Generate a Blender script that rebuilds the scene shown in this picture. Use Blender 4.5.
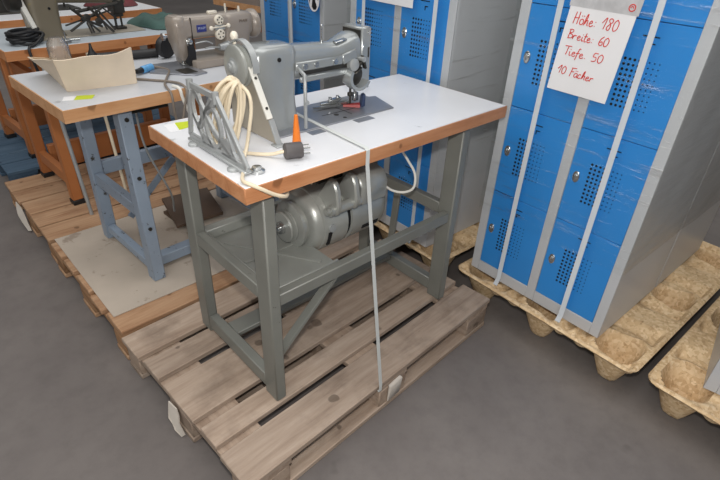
import bpy, bmesh, math, random
from mathutils import Vector, Matrix, noise
random.seed(7)
PI = math.pi
scene = bpy.context.scene
for o in list(bpy.data.objects):
    bpy.data.objects.remove(o)
COL = scene.collection

# ------------------------------------------------------------------ camera, light, exposure
R_ = Vector((0.70192566, -0.71122094, 0.03827714)); U_ = Vector((0.35760589, 0.39838937, 0.84463242))
F_ = Vector((0.61596947, 0.57918104, -0.53397652)); CAMPOS = Vector((-0.40390, -0.73633, 1.45814))
cam = bpy.data.cameras.new('camera'); cam_ob = bpy.data.objects.new('camera', cam); COL.objects.link(cam_ob)
cam.sensor_width = 36.0; cam.lens = 36.0 * 501.8 / 720.0; cam.clip_start = 0.02
cam_ob.matrix_world = Matrix(((R_.x, U_.x, -F_.x, CAMPOS.x), (R_.y, U_.y, -F_.y, CAMPOS.y),
                              (R_.z, U_.z, -F_.z, CAMPOS.z), (0, 0, 0, 1)))
scene.camera = cam_ob
scene.view_settings.view_transform = 'Standard'
scene.view_settings.look = 'None'
scene.view_settings.gamma = 1.0
scene.view_settings.use_curve_mapping = False
scene.view_settings.exposure = 0.08

world = bpy.data.worlds.new('hall_light'); scene.world = world; world.use_nodes = True
bg = world.node_tree.nodes['Background']; bg.inputs[0].default_value = (0.96, 0.98, 1.0, 1); bg.inputs[1].default_value = 0.30

def area(name, loc, target, size, sizey, power, color):
    l = bpy.data.lights.new(name, 'AREA'); l.shape = 'RECTANGLE'; l.size = size; l.size_y = sizey
    l.energy = power; l.color = color
    o = bpy.data.objects.new(name, l); COL.objects.link(o); o.location = loc
    o.rotation_euler = (Vector(target) - Vector(loc)).to_track_quat('-Z', 'Y').to_euler()
    return o
area('hall_skylight', (0.0, 0.5, 6.0), (0.2, 0.3, 0), 3.0, 9.0, 230, (1.0, 0.98, 0.95))
area('hall_skylight', (4.5, 4.0, 6.0), (1.5, 1.5, 0), 3.0, 9.0, 90, (1.0, 0.98, 0.95))
area('added_side_fill', (-5.0, -3.4, 3.0), (0.9, 0.3, 0.6), 5.0, 2.5, 120, (0.97, 0.985, 1.0))  # added fill from the front left to brighten locker sides, no window known there
fl = bpy.data.lights.new('camera_flash', 'POINT'); fl.energy = 54; fl.shadow_soft_size = 0.03; fl.color = (1.0, 0.96, 0.91)
flo = bpy.data.objects.new('camera_flash', fl); COL.objects.link(flo); flo.location = CAMPOS + U_ * 0.13 + R_ * 0.0

# ------------------------------------------------------------------ materials
def srgb(r, g, b):
    f = lambda c: ((c / 255) / 12.92) if c / 255 <= 0.04045 else ((c / 255 + 0.055) / 1.055) ** 2.4
    return (f(r), f(g), f(b), 1)
def newmat(name):
    m = bpy.data.materials.new(name); m.use_nodes = True
    nt = m.node_tree; return m, nt, nt.nodes['Principled BSDF']
def N(nt, t, **k):
    n = nt.nodes.new(t)
    for a, v in k.items(): setattr(n, a, v)
    return n
def ramp(nt, fac, stops):
    r = N(nt, 'ShaderNodeValToRGB'); e = r.color_ramp.elements
    while len(e) < len(stops): e.new(0.5)
    for i, (p, c) in enumerate(stops): e[i].position = p; e[i].color = c
    nt.links.new(fac, r.inputs[0]); return r.outputs[0]
def coords(nt, scale=(1, 1, 1), rnd=False):
    tc = N(nt, 'ShaderNodeTexCoord'); mp = N(nt, 'ShaderNodeMapping'); mp.inputs['Scale'].default_value = scale
    nt.links.new(tc.outputs['Object'], mp.inputs[0])
    if rnd:
        oi = N(nt, 'ShaderNodeObjectInfo'); mu = N(nt, 'ShaderNodeVectorMath', operation='SCALE')
        cv = N(nt, 'ShaderNodeCombineXYZ')
        for i in range(3): nt.links.new(oi.outputs['Random'], cv.inputs[i])
        mu.inputs['Scale'].default_value = 37.0
        nt.links.new(cv.outputs[0], mu.inputs[0]); nt.links.new(mu.outputs[0], mp.inputs['Location'])
    return mp.outputs[0]
def noisetex(nt, co, scale, detail=4, rough=0.55, dist=0.0):
    n = N(nt, 'ShaderNodeTexNoise'); n.inputs['Scale'].default_value = scale; n.inputs['Detail'].default_value = detail
    n.inputs['Roughness'].default_value = rough; n.inputs['Distortion'].default_value = dist
    nt.links.new(co, n.inputs['Vector']); return n.outputs[0]
def mix(nt, fac, a, b, mode='MIX'):
    m = N(nt, 'ShaderNodeMix', data_type='RGBA', blend_type=mode)
    for s, v in ((m.inputs[0], fac), (m.inputs[6], a), (m.inputs[7], b)):
        if isinstance(v, (int, float, tuple)): s.default_value = v
        else: nt.links.new(v, s)
    return m.outputs[2]
def bump(nt, b, h, strength=0.2, dist=0.01):
    n = N(nt, 'ShaderNodeBump'); n.inputs['Strength'].default_value = strength; n.inputs['Distance'].default_value = dist
    nt.links.new(h, n.inputs['Height']); nt.links.new(n.outputs[0], b.inputs['Normal'])

def paint(name, c, rough=0.4, metal=0.0, var=0.12, scale=9.0, wear=None, wearamt=0.30, bumpy=0.0, coat=0.0, wscale=14):
    m, nt, b = newmat(name); co = coords(nt, rnd=True)
    n = noisetex(nt, co, scale)
    d = tuple(x * (1 - var) for x in c[:3]) + (1,); l = tuple(min(1, x * (1 + var)) for x in c[:3]) + (1,)
    col = ramp(nt, n, [(0.3, d), (0.7, l)])
    if wear:
        w = noisetex(nt, co, wscale, 6, 0.7)
        f = ramp(nt, w, [(1 - wearamt - 0.06, (0, 0, 0, 1)), (1 - wearamt, (1, 1, 1, 1))])
        col = mix(nt, f, col, wear)
    nt.links.new(col, b.inputs['Base Color'])
    b.inputs['Roughness'].default_value = rough; b.inputs['Metallic'].default_value = metal
    if coat: b.inputs['Coat Weight'].default_value = coat
    if bumpy: bump(nt, b, noisetex(nt, co, 160, 3), bumpy, 0.002)
    return m
def wood(name, c1, c2, c3, axis='x', rough=0.75, grain=26.0, stain=0.35, rnd=True, bs=0.25):
    m, nt, b = newmat(name)
    sc = {'x': (1.2, 14, 14), 'y': (14, 1.2, 14), 'z': (14, 14, 1.2)}[axis]
    co = coords(nt, sc, rnd=rnd)
    n = noisetex(nt, co, 1.6, 6, 0.6, 0.6); g = noisetex(nt, co, grain / 4, 4, 0.7)
    col = ramp(nt, n, [(0.28, c2), (0.5, c1), (0.75, c3)])
    col = mix(nt, 0.28, col, ramp(nt, g, [(0.3, c2), (0.7, c3)]))
    co2 = coords(nt, (1, 1, 1), rnd=rnd)
    s = noisetex(nt, co2, 5.0, 5, 0.6)
    col = mix(nt, ramp(nt, s, [(0.52, (0, 0, 0, 1)), (0.75, (stain,) * 3 + (1,))]), col, tuple(x * 0.45 for x in c2[:3]) + (1,))
    kn = noisetex(nt, co2, 16.0, 1, 0.4)
    col = mix(nt, ramp(nt, kn, [(0.735, (0, 0, 0, 1)), (0.77, (0.6, 0.6, 0.6, 1))]), col, tuple(x * 0.3 for x in c2[:3]) + (1,))
    if rnd:
        oi = N(nt, 'ShaderNodeObjectInfo')
        col = mix(nt, 1.0, col, ramp(nt, oi.outputs['Random'], [(0, (0.80, 0.80, 0.80, 1)), (1, (1.12, 1.09, 1.06, 1))]), 'MULTIPLY')
    nt.links.new(col, b.inputs['Base Color']); b.inputs['Roughness'].default_value = rough
    b.inputs['Specular IOR Level'].default_value = 0.25
    bump(nt, b, g, bs, 0.003)
    return m

M = {}
M['pale_wood'] = wood('weathered pallet wood', srgb(166, 148, 132), srgb(136, 117, 102), srgb(188, 172, 157), 'x', stain=0.6)
M['pale_wood_y'] = wood('weathered pallet wood across', srgb(164, 146, 130), srgb(132, 112, 96), srgb(186, 168, 152), 'y')
M['warm_wood'] = wood('newer pallet wood', srgb(172, 138, 108), srgb(138, 100, 72), srgb(192, 162, 132), 'x')
M['warm_wood_y'] = wood('newer pallet wood across', srgb(162, 124, 90), srgb(128, 90, 60), srgb(186, 150, 116), 'y')
M['blue_wood'] = wood('blue painted pallet wood', srgb(72, 96, 118), srgb(56, 76, 96), srgb(96, 116, 134), 'x')
M['blue_wood_y'] = wood('blue painted pallet wood across', srgb(68, 90, 112), srgb(52, 70, 90), srgb(90, 110, 128), 'y')
M['edge_wood'] = wood('beech table edge', srgb(186, 130, 90), srgb(162, 104, 66), srgb(202, 150, 110), 'x', 0.45, 40, 0.25, False, 0.1)
M['edge_light'] = wood('light beech table edge', srgb(198, 150, 108), srgb(178, 128, 86), srgb(212, 168, 128), 'x', 0.45, 40, 0.15, False, 0.1)
M['edge_orange'] = wood('orange beech edge', srgb(196, 134, 88), srgb(174, 110, 66), srgb(208, 152, 108), 'x', 0.45, 40, 0.15, False, 0.1)
M['laminate'] = paint('white laminate', srgb(218, 219, 222), 0.32, var=0.03, scale=5, wear=srgb(176, 177, 178), wearamt=0.30, wscale=9)
M['blue_laminate'] = paint('pale blue grey laminate', srgb(176, 184, 190), 0.36, var=0.05, scale=5, wear=srgb(140, 142, 146), wearamt=0.33)
M['grey_laminate'] = paint('grey laminate', srgb(192, 194, 198), 0.36, var=0.05, scale=5, wear=srgb(160, 162, 166), wearamt=0.3)
M['frame_grey'] = paint('grey green machine enamel', srgb(118, 119, 113), 0.42, var=0.10, scale=6, wear=srgb(74, 72, 66), wearamt=0.27, wscale=26)
M['tray_grey'] = paint('worn grey tray enamel', srgb(136, 138, 133), 0.36, var=0.16, scale=5, wear=srgb(72, 70, 66), wearamt=0.30, wscale=10)
M['frame_blue'] = paint('chipped blue grey enamel', srgb(138, 152, 168), 0.45, var=0.08, scale=5, wear=srgb(64, 62, 58), wearamt=0.33, wscale=30)
M['frame_orange'] = paint('orange brown enamel', srgb(172, 108, 62), 0.45, var=0.10, scale=5, wear=srgb(110, 62, 34), wearamt=0.28)
M['hammer_grey'] = paint('silver grey hammer enamel', srgb(150, 154, 154), 0.25, 0.3, 0.06, 8, bumpy=0.05, coat=0.4)
M['motor_grey'] = paint('grey cast motor enamel', srgb(166, 168, 163), 0.32, 0.35, 0.10, 12, bumpy=0.12)
M['cast_grey'] = paint('cast grey iron', srgb(164, 167, 167), 0.38, 0.3, 0.1, 14, bumpy=0.1)
M['plate_steel'] = paint('brushed steel plate', srgb(150, 152, 158), 0.3, 0.55, 0.08, 10)
M['steel'] = paint('polished steel', srgb(190, 192, 192), 0.22, 0.9, 0.06, 12)
M['dark_steel'] = paint('oily dark steel', srgb(66, 64, 60), 0.4, 0.6, 0.2, 16)
M['black'] = paint('black rubber', srgb(26, 26, 28), 0.5, 0, 0.2, 10)
M['void'] = paint('dark opening', srgb(12, 12, 14), 0.9, 0, 0.1)
M['beige_guard'] = paint('beige grey sheet guard', srgb(160, 152, 138), 0.45, 0.1, 0.08, 6)
M['cream_strip'] = paint('cream guard edge', srgb(214, 212, 204), 0.45, 0, 0.05, 8)
M['beige_machine'] = paint('beige machine enamel', srgb(150, 140, 130), 0.3, 0.1, 0.05, 7, coat=0.3)
M['olive_machine'] = paint('olive beige machine enamel', srgb(116, 108, 92), 0.38, 0.1, 0.10, 7, wear=srgb(138, 122, 72), wearamt=0.32)
M['bone'] = paint('bone plastic', srgb(224, 216, 200), 0.35, 0, 0.04)
M['badge_blue'] = paint('dark blue badge', srgb(48, 56, 120), 0.35, 0, 0.1)
M['badge_pale'] = paint('pale badge lettering', srgb(170, 178, 205), 0.35, 0.2, 0.03)
M['letter_grey'] = paint('worn brown lettering', srgb(104, 92, 84), 0.5, 0, 0.05)
M['cable_cream'] = paint('cream cable sheath', srgb(216, 202, 176), 0.5, 0, 0.07, 20)
M['cable_white'] = paint('white cable sheath', srgb(224, 222, 214), 0.45, 0, 0.04, 20)
M['cable_grey'] = paint('grey brown cable sheath', srgb(120, 110, 100), 0.5, 0, 0.1, 20)
M['plug_grey'] = paint('dark grey plug', srgb(82, 78, 78), 0.55, 0, 0.1, 30, bumpy=0.2)
M['orange'] = paint('orange plastic', srgb(226, 122, 38), 0.4, 0, 0.06)
M['red'] = paint('red tape', srgb(150, 40, 38), 0.45, 0, 0.1)
M['navy'] = paint('navy plastic', srgb(44, 56, 84), 0.4, 0, 0.1)
M['sky_blue'] = paint('light blue plug', srgb(92, 156, 206), 0.4, 0, 0.08)
M['lime'] = paint('lime label', srgb(186, 200, 30), 0.55, 0, 0.04)
M['white_paper'] = paint('white paper', srgb(226, 226, 228), 0.6, 0, 0.02)
M['sleeve'] = paint('clear sleeve header', srgb(186, 186, 188), 0.2, 0, 0.12, 30)
M['ink'] = paint('red felt pen', srgb(206, 60, 54), 0.6, 0, 0.05)
M['ink_black'] = paint('black print', srgb(18, 18, 22), 0.5, 0, 0.05)
M['strap'] = paint('pale grey packing strap', srgb(202, 205, 202), 0.4, 0, 0.04)
M['strap_white'] = paint('white packing strap', srgb(196, 202, 208), 0.4, 0, 0.04)
M['locker_blue'] = paint('blue locker enamel', srgb(48, 134, 208), 0.33, 0, 0.04, 3)
M['locker_grey'] = paint('light grey locker enamel', srgb(186, 188, 191), 0.35, 0, 0.03, 3)
M['card'] = paint('beige cardboard', srgb(220, 204, 182), 0.8, 0, 0.05, 14)
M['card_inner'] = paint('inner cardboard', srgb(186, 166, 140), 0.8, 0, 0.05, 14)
M['hardboard'] = paint('dusty hardboard sheet', srgb(178, 166, 152), 0.7, 0, 0.10, 4, wear=srgb(148, 134, 120), wearamt=0.36, wscale=6)
M['brown_board'] = paint('dark brown board', srgb(84, 66, 52), 0.55, 0, 0.15, 6)
M['green_cloth'] = paint('dark green cloth', srgb(58, 84, 78), 0.85, 0, 0.25, 10)
M['maroon_cloth'] = paint('maroon cloth', srgb(96, 40, 44), 0.85, 0, 0.3, 10)
M['rag'] = paint('soiled paper', srgb(186, 178, 168), 0.9, 0, 0.08, 12)

def chipboard():
    m, nt, b = newmat('pressed wood chip'); co = coords(nt, (1, 1, 1))
    v = N(nt, 'ShaderNodeTexVoronoi'); v.inputs['Scale'].default_value = 85; nt.links.new(co, v.inputs['Vector'])
    n = noisetex(nt, co, 60, 5, 0.7); n2 = noisetex(nt, co, 5, 3)
    col = ramp(nt, v.outputs['Color'], [(0.0, srgb(194, 162, 122)), (0.5, srgb(218, 190, 150)), (1.0, srgb(234, 210, 174))])
    col = mix(nt, ramp(nt, n, [(0.55, (0, 0, 0, 1)), (0.72, (0.7, 0.7, 0.7, 1))]), col, srgb(140, 104, 62))
    col = mix(nt, 1.0, col, ramp(nt, n2, [(0.3, (0.86, 0.84, 0.82, 1)), (0.7, (1.05, 1.05, 1.05, 1))]), 'MULTIPLY')
    nt.links.new(col, b.inputs['Base Color']); b.inputs['Roughness'].default_value = 0.75
    b.inputs['Specular IOR Level'].default_value = 0.25
    bump(nt, b, n, 0.3, 0.004); return m
M['chip'] = chipboard()
def concrete():
    m, nt, b = newmat('worn grey concrete'); co = coords(nt, (1, 1, 1))
    n = noisetex(nt, co, 1.1, 6, 0.6); n2 = noisetex(nt, co, 14, 6, 0.7); n3 = noisetex(nt, co, 5.5, 3, 0.5)
    col = ramp(nt, n, [(0.3, srgb(98, 92, 90)), (0.5, srgb(110, 104, 101)), (0.72, srgb(122, 116, 112))])
    col = mix(nt, ramp(nt, n2, [(0.45, (0, 0, 0, 1)), (0.8, (0.4, 0.4, 0.4, 1))]), col, srgb(84, 79, 77))
    col = mix(nt, ramp(nt, n3, [(0.70, (0, 0, 0, 1)), (0.80, (0.55, 0.55, 0.55, 1))]), col, srgb(68, 62, 60))
    col = mix(nt, ramp(nt, n3, [(0.18, (0.5, 0.5, 0.5, 1)), (0.26, (0, 0, 0, 1))]), col, srgb(146, 140, 134))
    nt.links.new(col, b.inputs['Base Color']); b.inputs['Roughness'].default_value = 0.62
    b.inputs['Specular IOR Level'].default_value = 0.3
    bump(nt, b, n2, 0.12, 0.004); return m
M['concrete'] = concrete()
def film(name, lo, hi, zfade=None):
    m, nt, b = newmat(name); nt.nodes.remove(b); out = nt.nodes['Material Output']
    co = coords(nt, (3, 3.0, 46)); n = noisetex(nt, co, 1.0, 5, 0.6, 0.8)
    co2 = coords(nt, (1, 1, 1)); n2 = noisetex(nt, co2, 5.0, 3, 0.5, 1.0)
    tr = N(nt, 'ShaderNodeBsdfTransparent'); tr.inputs[0].default_value = (0.97, 0.98, 0.98, 1)
    gl = N(nt, 'ShaderNodeBsdfGlossy'); gl.inputs['Roughness'].default_value = 0.09
    bp = N(nt, 'ShaderNodeBump'); bp.inputs['Strength'].default_value = 0.9; bp.inputs['Distance'].default_value = 0.02
    add = N(nt, 'ShaderNodeMath', operation='ADD'); nt.links.new(n, add.inputs[0]); nt.links.new(n2, add.inputs[1])
    nt.links.new(add.outputs[0], bp.inputs['Height']); nt.links.new(bp.outputs[0], gl.inputs['Normal'])
    mul = N(nt, 'ShaderNodeMath', operation='MULTIPLY')
    f1 = ramp(nt, n, [(0.54, (lo,) * 3 + (1,)), (0.70, (hi,) * 3 + (1,))])
    f2 = ramp(nt, n2, [(0.35, (0.3,) * 3 + (1,)), (0.65, (1,) * 3 + (1,))])
    nt.links.new(f1, mul.inputs[0]); nt.links.new(f2, mul.inputs[1])
    lwf = N(nt, 'ShaderNodeLayerWeight'); lwf.inputs[0].default_value = 0.5
    fr = N(nt, 'ShaderNodeMath', operation='POWER'); nt.links.new(lwf.outputs['Facing'], fr.inputs[0]); fr.inputs[1].default_value = 5.0
    sb = N(nt, 'ShaderNodeMath', operation='MULTIPLY_ADD'); sb.inputs[1].default_value = 0.85; sb.inputs[2].default_value = 0.01
    nt.links.new(fr.outputs[0], sb.inputs[0])
    mxm = N(nt, 'ShaderNodeMath', operation='MAXIMUM'); nt.links.new(mul.outputs[0], mxm.inputs[0]); nt.links.new(sb.outputs[0], mxm.inputs[1])
    mx = N(nt, 'ShaderNodeMixShader'); nt.links.new(mxm.outputs[0], mx.inputs[0])
    nt.links.new(tr.outputs[0], mx.inputs[1]); nt.links.new(gl.outputs[0], mx.inputs[2]); nt.links.new(mx.outputs[0], out.inputs[0])
    return m
M['film'] = film('clear stretch film', 0.01, 0.42)
def clear():
    m, nt, b = newmat('clear plastic jar'); nt.nodes.remove(b); out = nt.nodes['Material Output']
    tr = N(nt, 'ShaderNodeBsdfTransparent'); tr.inputs[0].default_value = (0.86, 0.86, 0.85, 1)
    gl = N(nt, 'ShaderNodeBsdfGlossy'); gl.inputs['Roughness'].default_value = 0.12
    lw = N(nt, 'ShaderNodeLayerWeight'); lw.inputs[0].default_value = 0.45
    df = N(nt, 'ShaderNodeBsdfDiffuse'); df.inputs[0].default_value = srgb(190, 180, 170)
    m0 = N(nt, 'ShaderNodeMixShader'); m0.inputs[0].default_value = 0.42; nt.links.new(tr.outputs[0], m0.inputs[1]); nt.links.new(df.outputs[0], m0.inputs[2])
    mx = N(nt, 'ShaderNodeMixShader'); nt.links.new(lw.outputs['Facing'], mx.inputs[0])
    nt.links.new(m0.outputs[0], mx.inputs[1]); nt.links.new(gl.outputs[0], mx.inputs[2]); nt.links.new(mx.outputs[0], out.inputs[0])
    return m
M['clear'] = clear()

# ------------------------------------------------------------------ mesh helpers
def catmull(pts, sub=6, closed=False):
    P = [Vector(p) for p in pts]; n = len(P); out = []
    rng = n if closed else n - 1
    for i in range(rng):
        p1, p2 = P[i], P[(i + 1) % n]
        p0 = P[(i - 1) % n] if (closed or i > 0) else p1 * 2 - p2
        p3 = P[(i + 2) % n] if (closed or i + 2 < n) else p2 * 2 - p1
        for k in range(sub):
            t = k / sub
            out.append(0.5 * ((2 * p1) + (p2 - p0) * t + (2 * p0 - 5 * p1 + 4 * p2 - p3) * t * t + (3 * p1 - p0 - 3 * p2 + p3) * t ** 3))
    if not closed: out.append(P[-1])
    return out
class MB:
    def __init__(s): s.bm = bmesh.new()
    def _hull(s, corners, bev=0.0):
        bm = bmesh.new(); v = [bm.verts.new(c) for c in corners]
        for f in ((0, 3, 2, 1), (4, 5, 6, 7), (0, 1, 5, 4), (1, 2, 6, 5), (2, 3, 7, 6), (3, 0, 4, 7)): bm.faces.new([v[i] for i in f])
        if bev: bmesh.ops.bevel(bm, geom=bm.edges[:], offset=bev, segments=2 if bev > 0.004 else 1, affect='EDGES', profile=0.5)
        s._merge(bm)
    def _merge(s, bm):
        bmesh.ops.recalc_face_normals(bm, faces=bm.faces[:])
        me = bpy.data.meshes.new('tmp'); bm.to_mesh(me); bm.free(); s.bm.from_mesh(me); bpy.data.meshes.remove(me)
    def box(s, lo, hi, bev=0.0):
        x0, y0, z0 = lo; x1, y1, z1 = hi
        s._hull([(x0, y0, z0), (x1, y0, z0), (x1, y1, z0), (x0, y1, z0), (x0, y0, z1), (x1, y0, z1), (x1, y1, z1), (x0, y1, z1)], bev); return s
    def hexa(s, c8, bev=0.0): s._hull(c8, bev); return s
    def bar(s, p0, p1, w, h, up=(0, 0, 1), bev=0.0):
        p0, p1 = Vector(p0), Vector(p1); d = (p1 - p0).normalized(); a = d.cross(Vector(up))
        if a.length < 1e-5: a = d.cross(Vector((1, 0, 0)))
        a.normalize(); b = a.cross(d); a *= w / 2; b *= h / 2
        s._hull([p0 - a - b, p0 + a - b, p0 + a + b, p0 - a + b, p1 - a - b, p1 + a - b, p1 + a + b, p1 - a + b], bev); return s
    def rings(s, rings, caps=True, closed=False):
        bm = bmesh.new(); V = [[bm.verts.new(p) for p in r] for r in rings]; n = len(V[0])
        m = len(V)
        for i in range(m if closed else m - 1):
            a, b = V[i], V[(i + 1) % m]
            for k in range(n):
                try: bm.faces.new((a[k], a[(k + 1) % n], b[(k + 1) % n], b[k]))
                except ValueError: pass
        if caps and not closed:
            bm.faces.new(V[0][::-1]); bm.faces.new(V[-1])
        s._merge(bm); return s
    def lathe(s, o, d, prof, seg=28):
        o = Vector(o); d = Vector(d).normalized(); a = d.orthogonal().normalized(); b = d.cross(a); R = []
        for t, r in prof:
            r = max(r, 1e-4)
            R.append([o + d * t + (a * math.cos(2 * PI * k / seg) + b * math.sin(2 * PI * k / seg)) * r for k in range(seg)])
        return s.rings(R)
    def cyl(s, p0, p1, r, r1=None, seg=20):
        p0, p1 = Vector(p0), Vector(p1); L = (p1 - p0).length
        return s.lathe(p0, p1 - p0, [(0, r), (L, r if r1 is None else r1)], seg)
    def tube(s, pts, r, seg=8, sub=6, closed=False, smooth=True):
        P = catmull(pts, sub, closed) if smooth else [Vector(p) for p in pts]
        R = []; prev = None; n = len(P)
        for i, p in enumerate(P):
            t = (P[(i + 1) % n] - P[i - 1]) if (closed or 0 < i < n - 1) else (P[1] - P[0] if i == 0 else P[-1] - P[-2])
            if t.length < 1e-9: t = Vector((0, 0, 1))
            t.normalize()
            a = t.orthogonal().normalized() if prev is None else (prev - t * prev.dot(t)).normalized()
            prev = a; b = t.cross(a)
            R.append([p + (a * math.cos(2 * PI * k / seg) + b * math.sin(2 * PI * k / seg)) * r for k in range(seg)])
        return s.rings(R, True, closed)
    def prism(s, poly, ext, bev=0.0):
        bm = bmesh.new(); e = Vector(ext); n = len(poly)
        a = [bm.verts.new(p) for p in poly]; b = [bm.verts.new(Vector(p) + e) for p in poly]
        bm.faces.new(a[::-1]); bm.faces.new(b)
        for k in range(n): bm.faces.new((a[k], a[(k + 1) % n], b[(k + 1) % n], b[k]))
        if bev:
            bmesh.ops.bevel(bm, geom=bm.edges[:], offset=bev, segments=1, affect='EDGES', profile=0.5)
        s._merge(bm); return s
    def loft(s, secs, seg=24, p=3.2, axis='x'):
        # secs: (t, c1, c2, h1, h2): superellipse sections along the axis
        R = []
        for t, c1, c2, h1, h2 in secs:
            r = []
            for k in range(seg):
                a = 2 * PI * k / seg; ca, sa = math.cos(a), math.sin(a)
                u = c1 + h1 * math.copysign(abs(ca) ** (2 / p), ca); v = c2 + h2 * math.copysign(abs(sa) ** (2 / p), sa)
                r.append((t, u, v) if axis == 'x' else ((u, t, v) if axis == 'y' else (u, v, t)))
            R.append(r)
        return s.rings(R)
    def ell(s, c, r, seg=16):
        c = Vector(c); R = []
        for i in range(1, seg // 2):
            t = PI * i / (seg // 2)
            R.append([c + Vector((r[0] * math.sin(t) * math.cos(2 * PI * k / seg), r[1] * math.sin(t) * math.sin(2 * PI * k / seg), r[2] * math.cos(t))) for k in range(seg)])
        return s.rings(R)
    def ribbon(s, pts, wdir, w, t=0.0012):
        w = Vector(wdir).normalized() * w / 2; P = [Vector(p) for p in pts]; R = []
        for i, p in enumerate(P):
            tan = (P[min(i + 1, len(P) - 1)] - P[max(i - 1, 0)]).normalized(); n = tan.cross(w).normalized() * t / 2
            R.append([p - w - n, p + w - n, p + w + n, p - w + n])
        return s.rings(R)
    def grid(s, f, nx, ny, thick=None):
        bm = bmesh.new(); V = [[bm.verts.new(f(i / nx, j / ny)) for j in range(ny + 1)] for i in range(nx + 1)]
        for i in range(nx):
            for j in range(ny): bm.faces.new((V[i][j], V[i + 1][j], V[i + 1][j + 1], V[i][j + 1]))
        if thick:
            bmesh.ops.recalc_face_normals(bm, faces=bm.faces[:])
            bmesh.ops.solidify(bm, geom=bm.faces[:], thickness=thick)
        s._merge(bm); return s
def tag(o, label=None, cat=None, group=None, kind=None):
    for k, v in (('label', label), ('category', cat), ('group', group), ('kind', kind)):
        if v: o[k] = v
    return o
def link_mesh(name, mb, mat, off=(0, 0, 0), angle=38):
    me = bpy.data.meshes.new(name); off = Vector(off)
    for v in mb.bm.verts: v.co -= off
    mb.bm.to_mesh(me); mb.bm.free()
    for p in me.polygons: p.use_smooth = True
    me.set_sharp_from_angle(angle=math.radians(angle)); me.materials.append(mat)
    o = bpy.data.objects.new(name, me); COL.objects.link(o); return o
def frame(loc, rot=0.0): return Matrix.Translation(loc) @ Matrix.Rotation(rot, 4, 'Z')
WORLD = Matrix.Identity(4)
class Thing:
    def __init__(s, name, label, cat, F=WORLD, base=(0, 0, 0), group=None):
        s.base = Vector(base); s.e = bpy.data.objects.new(name, None); COL.objects.link(s.e); s.e.empty_display_size = 0.05
        s.e.matrix_world = F @ Matrix.Translation(s.base); tag(s.e, label, cat, group)
    def add(s, name, mb, mat, parent=None, label=None, kind=None, angle=38):
        o = link_mesh(name, mb, M[mat], s.base, angle); o.parent = parent or s.e; tag(o, label, None, None, kind); return o
def single(name, label, cat, mb, mat, F=WORLD, base=(0, 0, 0), group=None, kind=None):
    o = link_mesh(name, mb, M[mat], base); o.matrix_world = F @ Matrix.Translation(Vector(base)); tag(o, label, cat, group, kind); return o
def copy_tree(o, parent=None):
    c = o.copy(); COL.objects.link(c)
    if parent is not None: c.parent = parent
    for ch in list(o.children): copy_tree(ch, c)
    return c
def textmesh(name, body, size, mat, Mx, parent, ext=0.0006):
    cu = bpy.data.curves.new('txt', 'FONT'); cu.body = body; cu.size = size; cu.extrude = ext; cu.align_x = 'CENTER'; cu.align_y = 'CENTER'
    t = bpy.data.objects.new('txt', cu); COL.objects.link(t); dg = bpy.context.evaluated_depsgraph_get(); dg.update()
    me = bpy.data.meshes.new_from_object(t.evaluated_get(dg)); bpy.data.objects.remove(t)
    me.name = name; me.transform(Mx); me.materials.clear(); me.materials.append(M[mat])
    o = bpy.data.objects.new(name, me); COL.objects.link(o); o.parent = parent; return o

# ------------------------------------------------------------------ setting
fb = MB(); fb.box((-8, -6, -0.1), (16, 20, 0.0))
tag(link_mesh('floor', fb, M['concrete']), kind='structure')

wm = paint('plain grey hall wall', srgb(150, 146, 140), 0.8, 0, 0.05, 2)
M['wall'] = wm
for nm, lo, hi in (('wall_back', (-8, 20, 0), (16, 20.2, 7)), ('wall_front', (-8, -6.2, 0), (16, -6, 7)), ('wall_left', (-8.2, -6, 0), (-8, 20, 7)), ('wall_right', (16, -6, 0), (16.2, 20, 7))):
    tag(link_mesh(nm, MB().box(lo, hi), M['wall']), kind='structure')

# ------------------------------------------------------------------ euro pallets
def pallet(label, F, wx, wy, boards, seed, L=1.2, W=0.8, group='euro pallets under the sewing tables'):
    rnd = random.Random(seed)
    t = Thing('wooden_pallet', label, 'pallet', F, (0, 0, 0), group)
    for y0, y1 in boards:
        a, b = rnd.uniform(-0.008, 0.004), rnd.uniform(-0.004, 0.008)
        t.add('top_board', MB().box((a, y0, 0.122), (L + b, y1, 0.144), 0.003), wx)
    for x in (0.004, L / 2 - 0.0725, L - 0.149):
        t.add('cross_board', MB().box((x, 0.002, 0.1), (x + 0.145, W - 0.002, 0.1218), 0.002), wy)
    for x in (0.0, L / 2 - 0.0725, L - 0.145):
        for y, w in ((0.002, 0.1), (W / 2 - 0.07, 0.14), (W - 0.102, 0.1)):
            t.add('block', MB().box((x + 0.003, y, 0.0224), (x + 0.142, y + w, 0.0998), 0.004), wy)
    for y, w in ((0.0, 0.1), (W / 2 - 0.07, 0.14), (W - 0.1, 0.1)):
        t.add('bottom_board', MB().box((0, y, 0.0), (L, y + w, 0.0222), 0.003), wx)
    return t
BA = [(0.0, 0.140), (0.171, 0.260), (0.298, 0.492), (0.528, 0.634), (0.664, 0.8)]
pA = pallet('greyish weathered pallet with open gaps nearest the camera under the green-grey machine table', frame((-0.014, 0.004, 0), -0.006), 'pale_wood', 'pale_wood_y', BA, 1)
tg = MB().prism([(-0.012, 0.43, 0.130), (-0.004, 0.40, 0.112), (-0.0045, 0.392, 0.085), (-0.010, 0.39, 0.055), (-0.006, 0.372, 0.010), (-0.014, 0.378, 0.002), (-0.024, 0.395, 0.030), (-0.022, 0.41, 0.045), (-0.027, 0.42, 0.070), (-0.019, 0.43, 0.09)], (-0.004, 0, 0))
pA.add('torn_tag', tg, 'rag', None, 'torn whitish paper tag')
BB = [(0.0, 0.145), (0.17, 0.29), (0.325, 0.47), (0.505, 0.625), (0.652, 0.8)]
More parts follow.
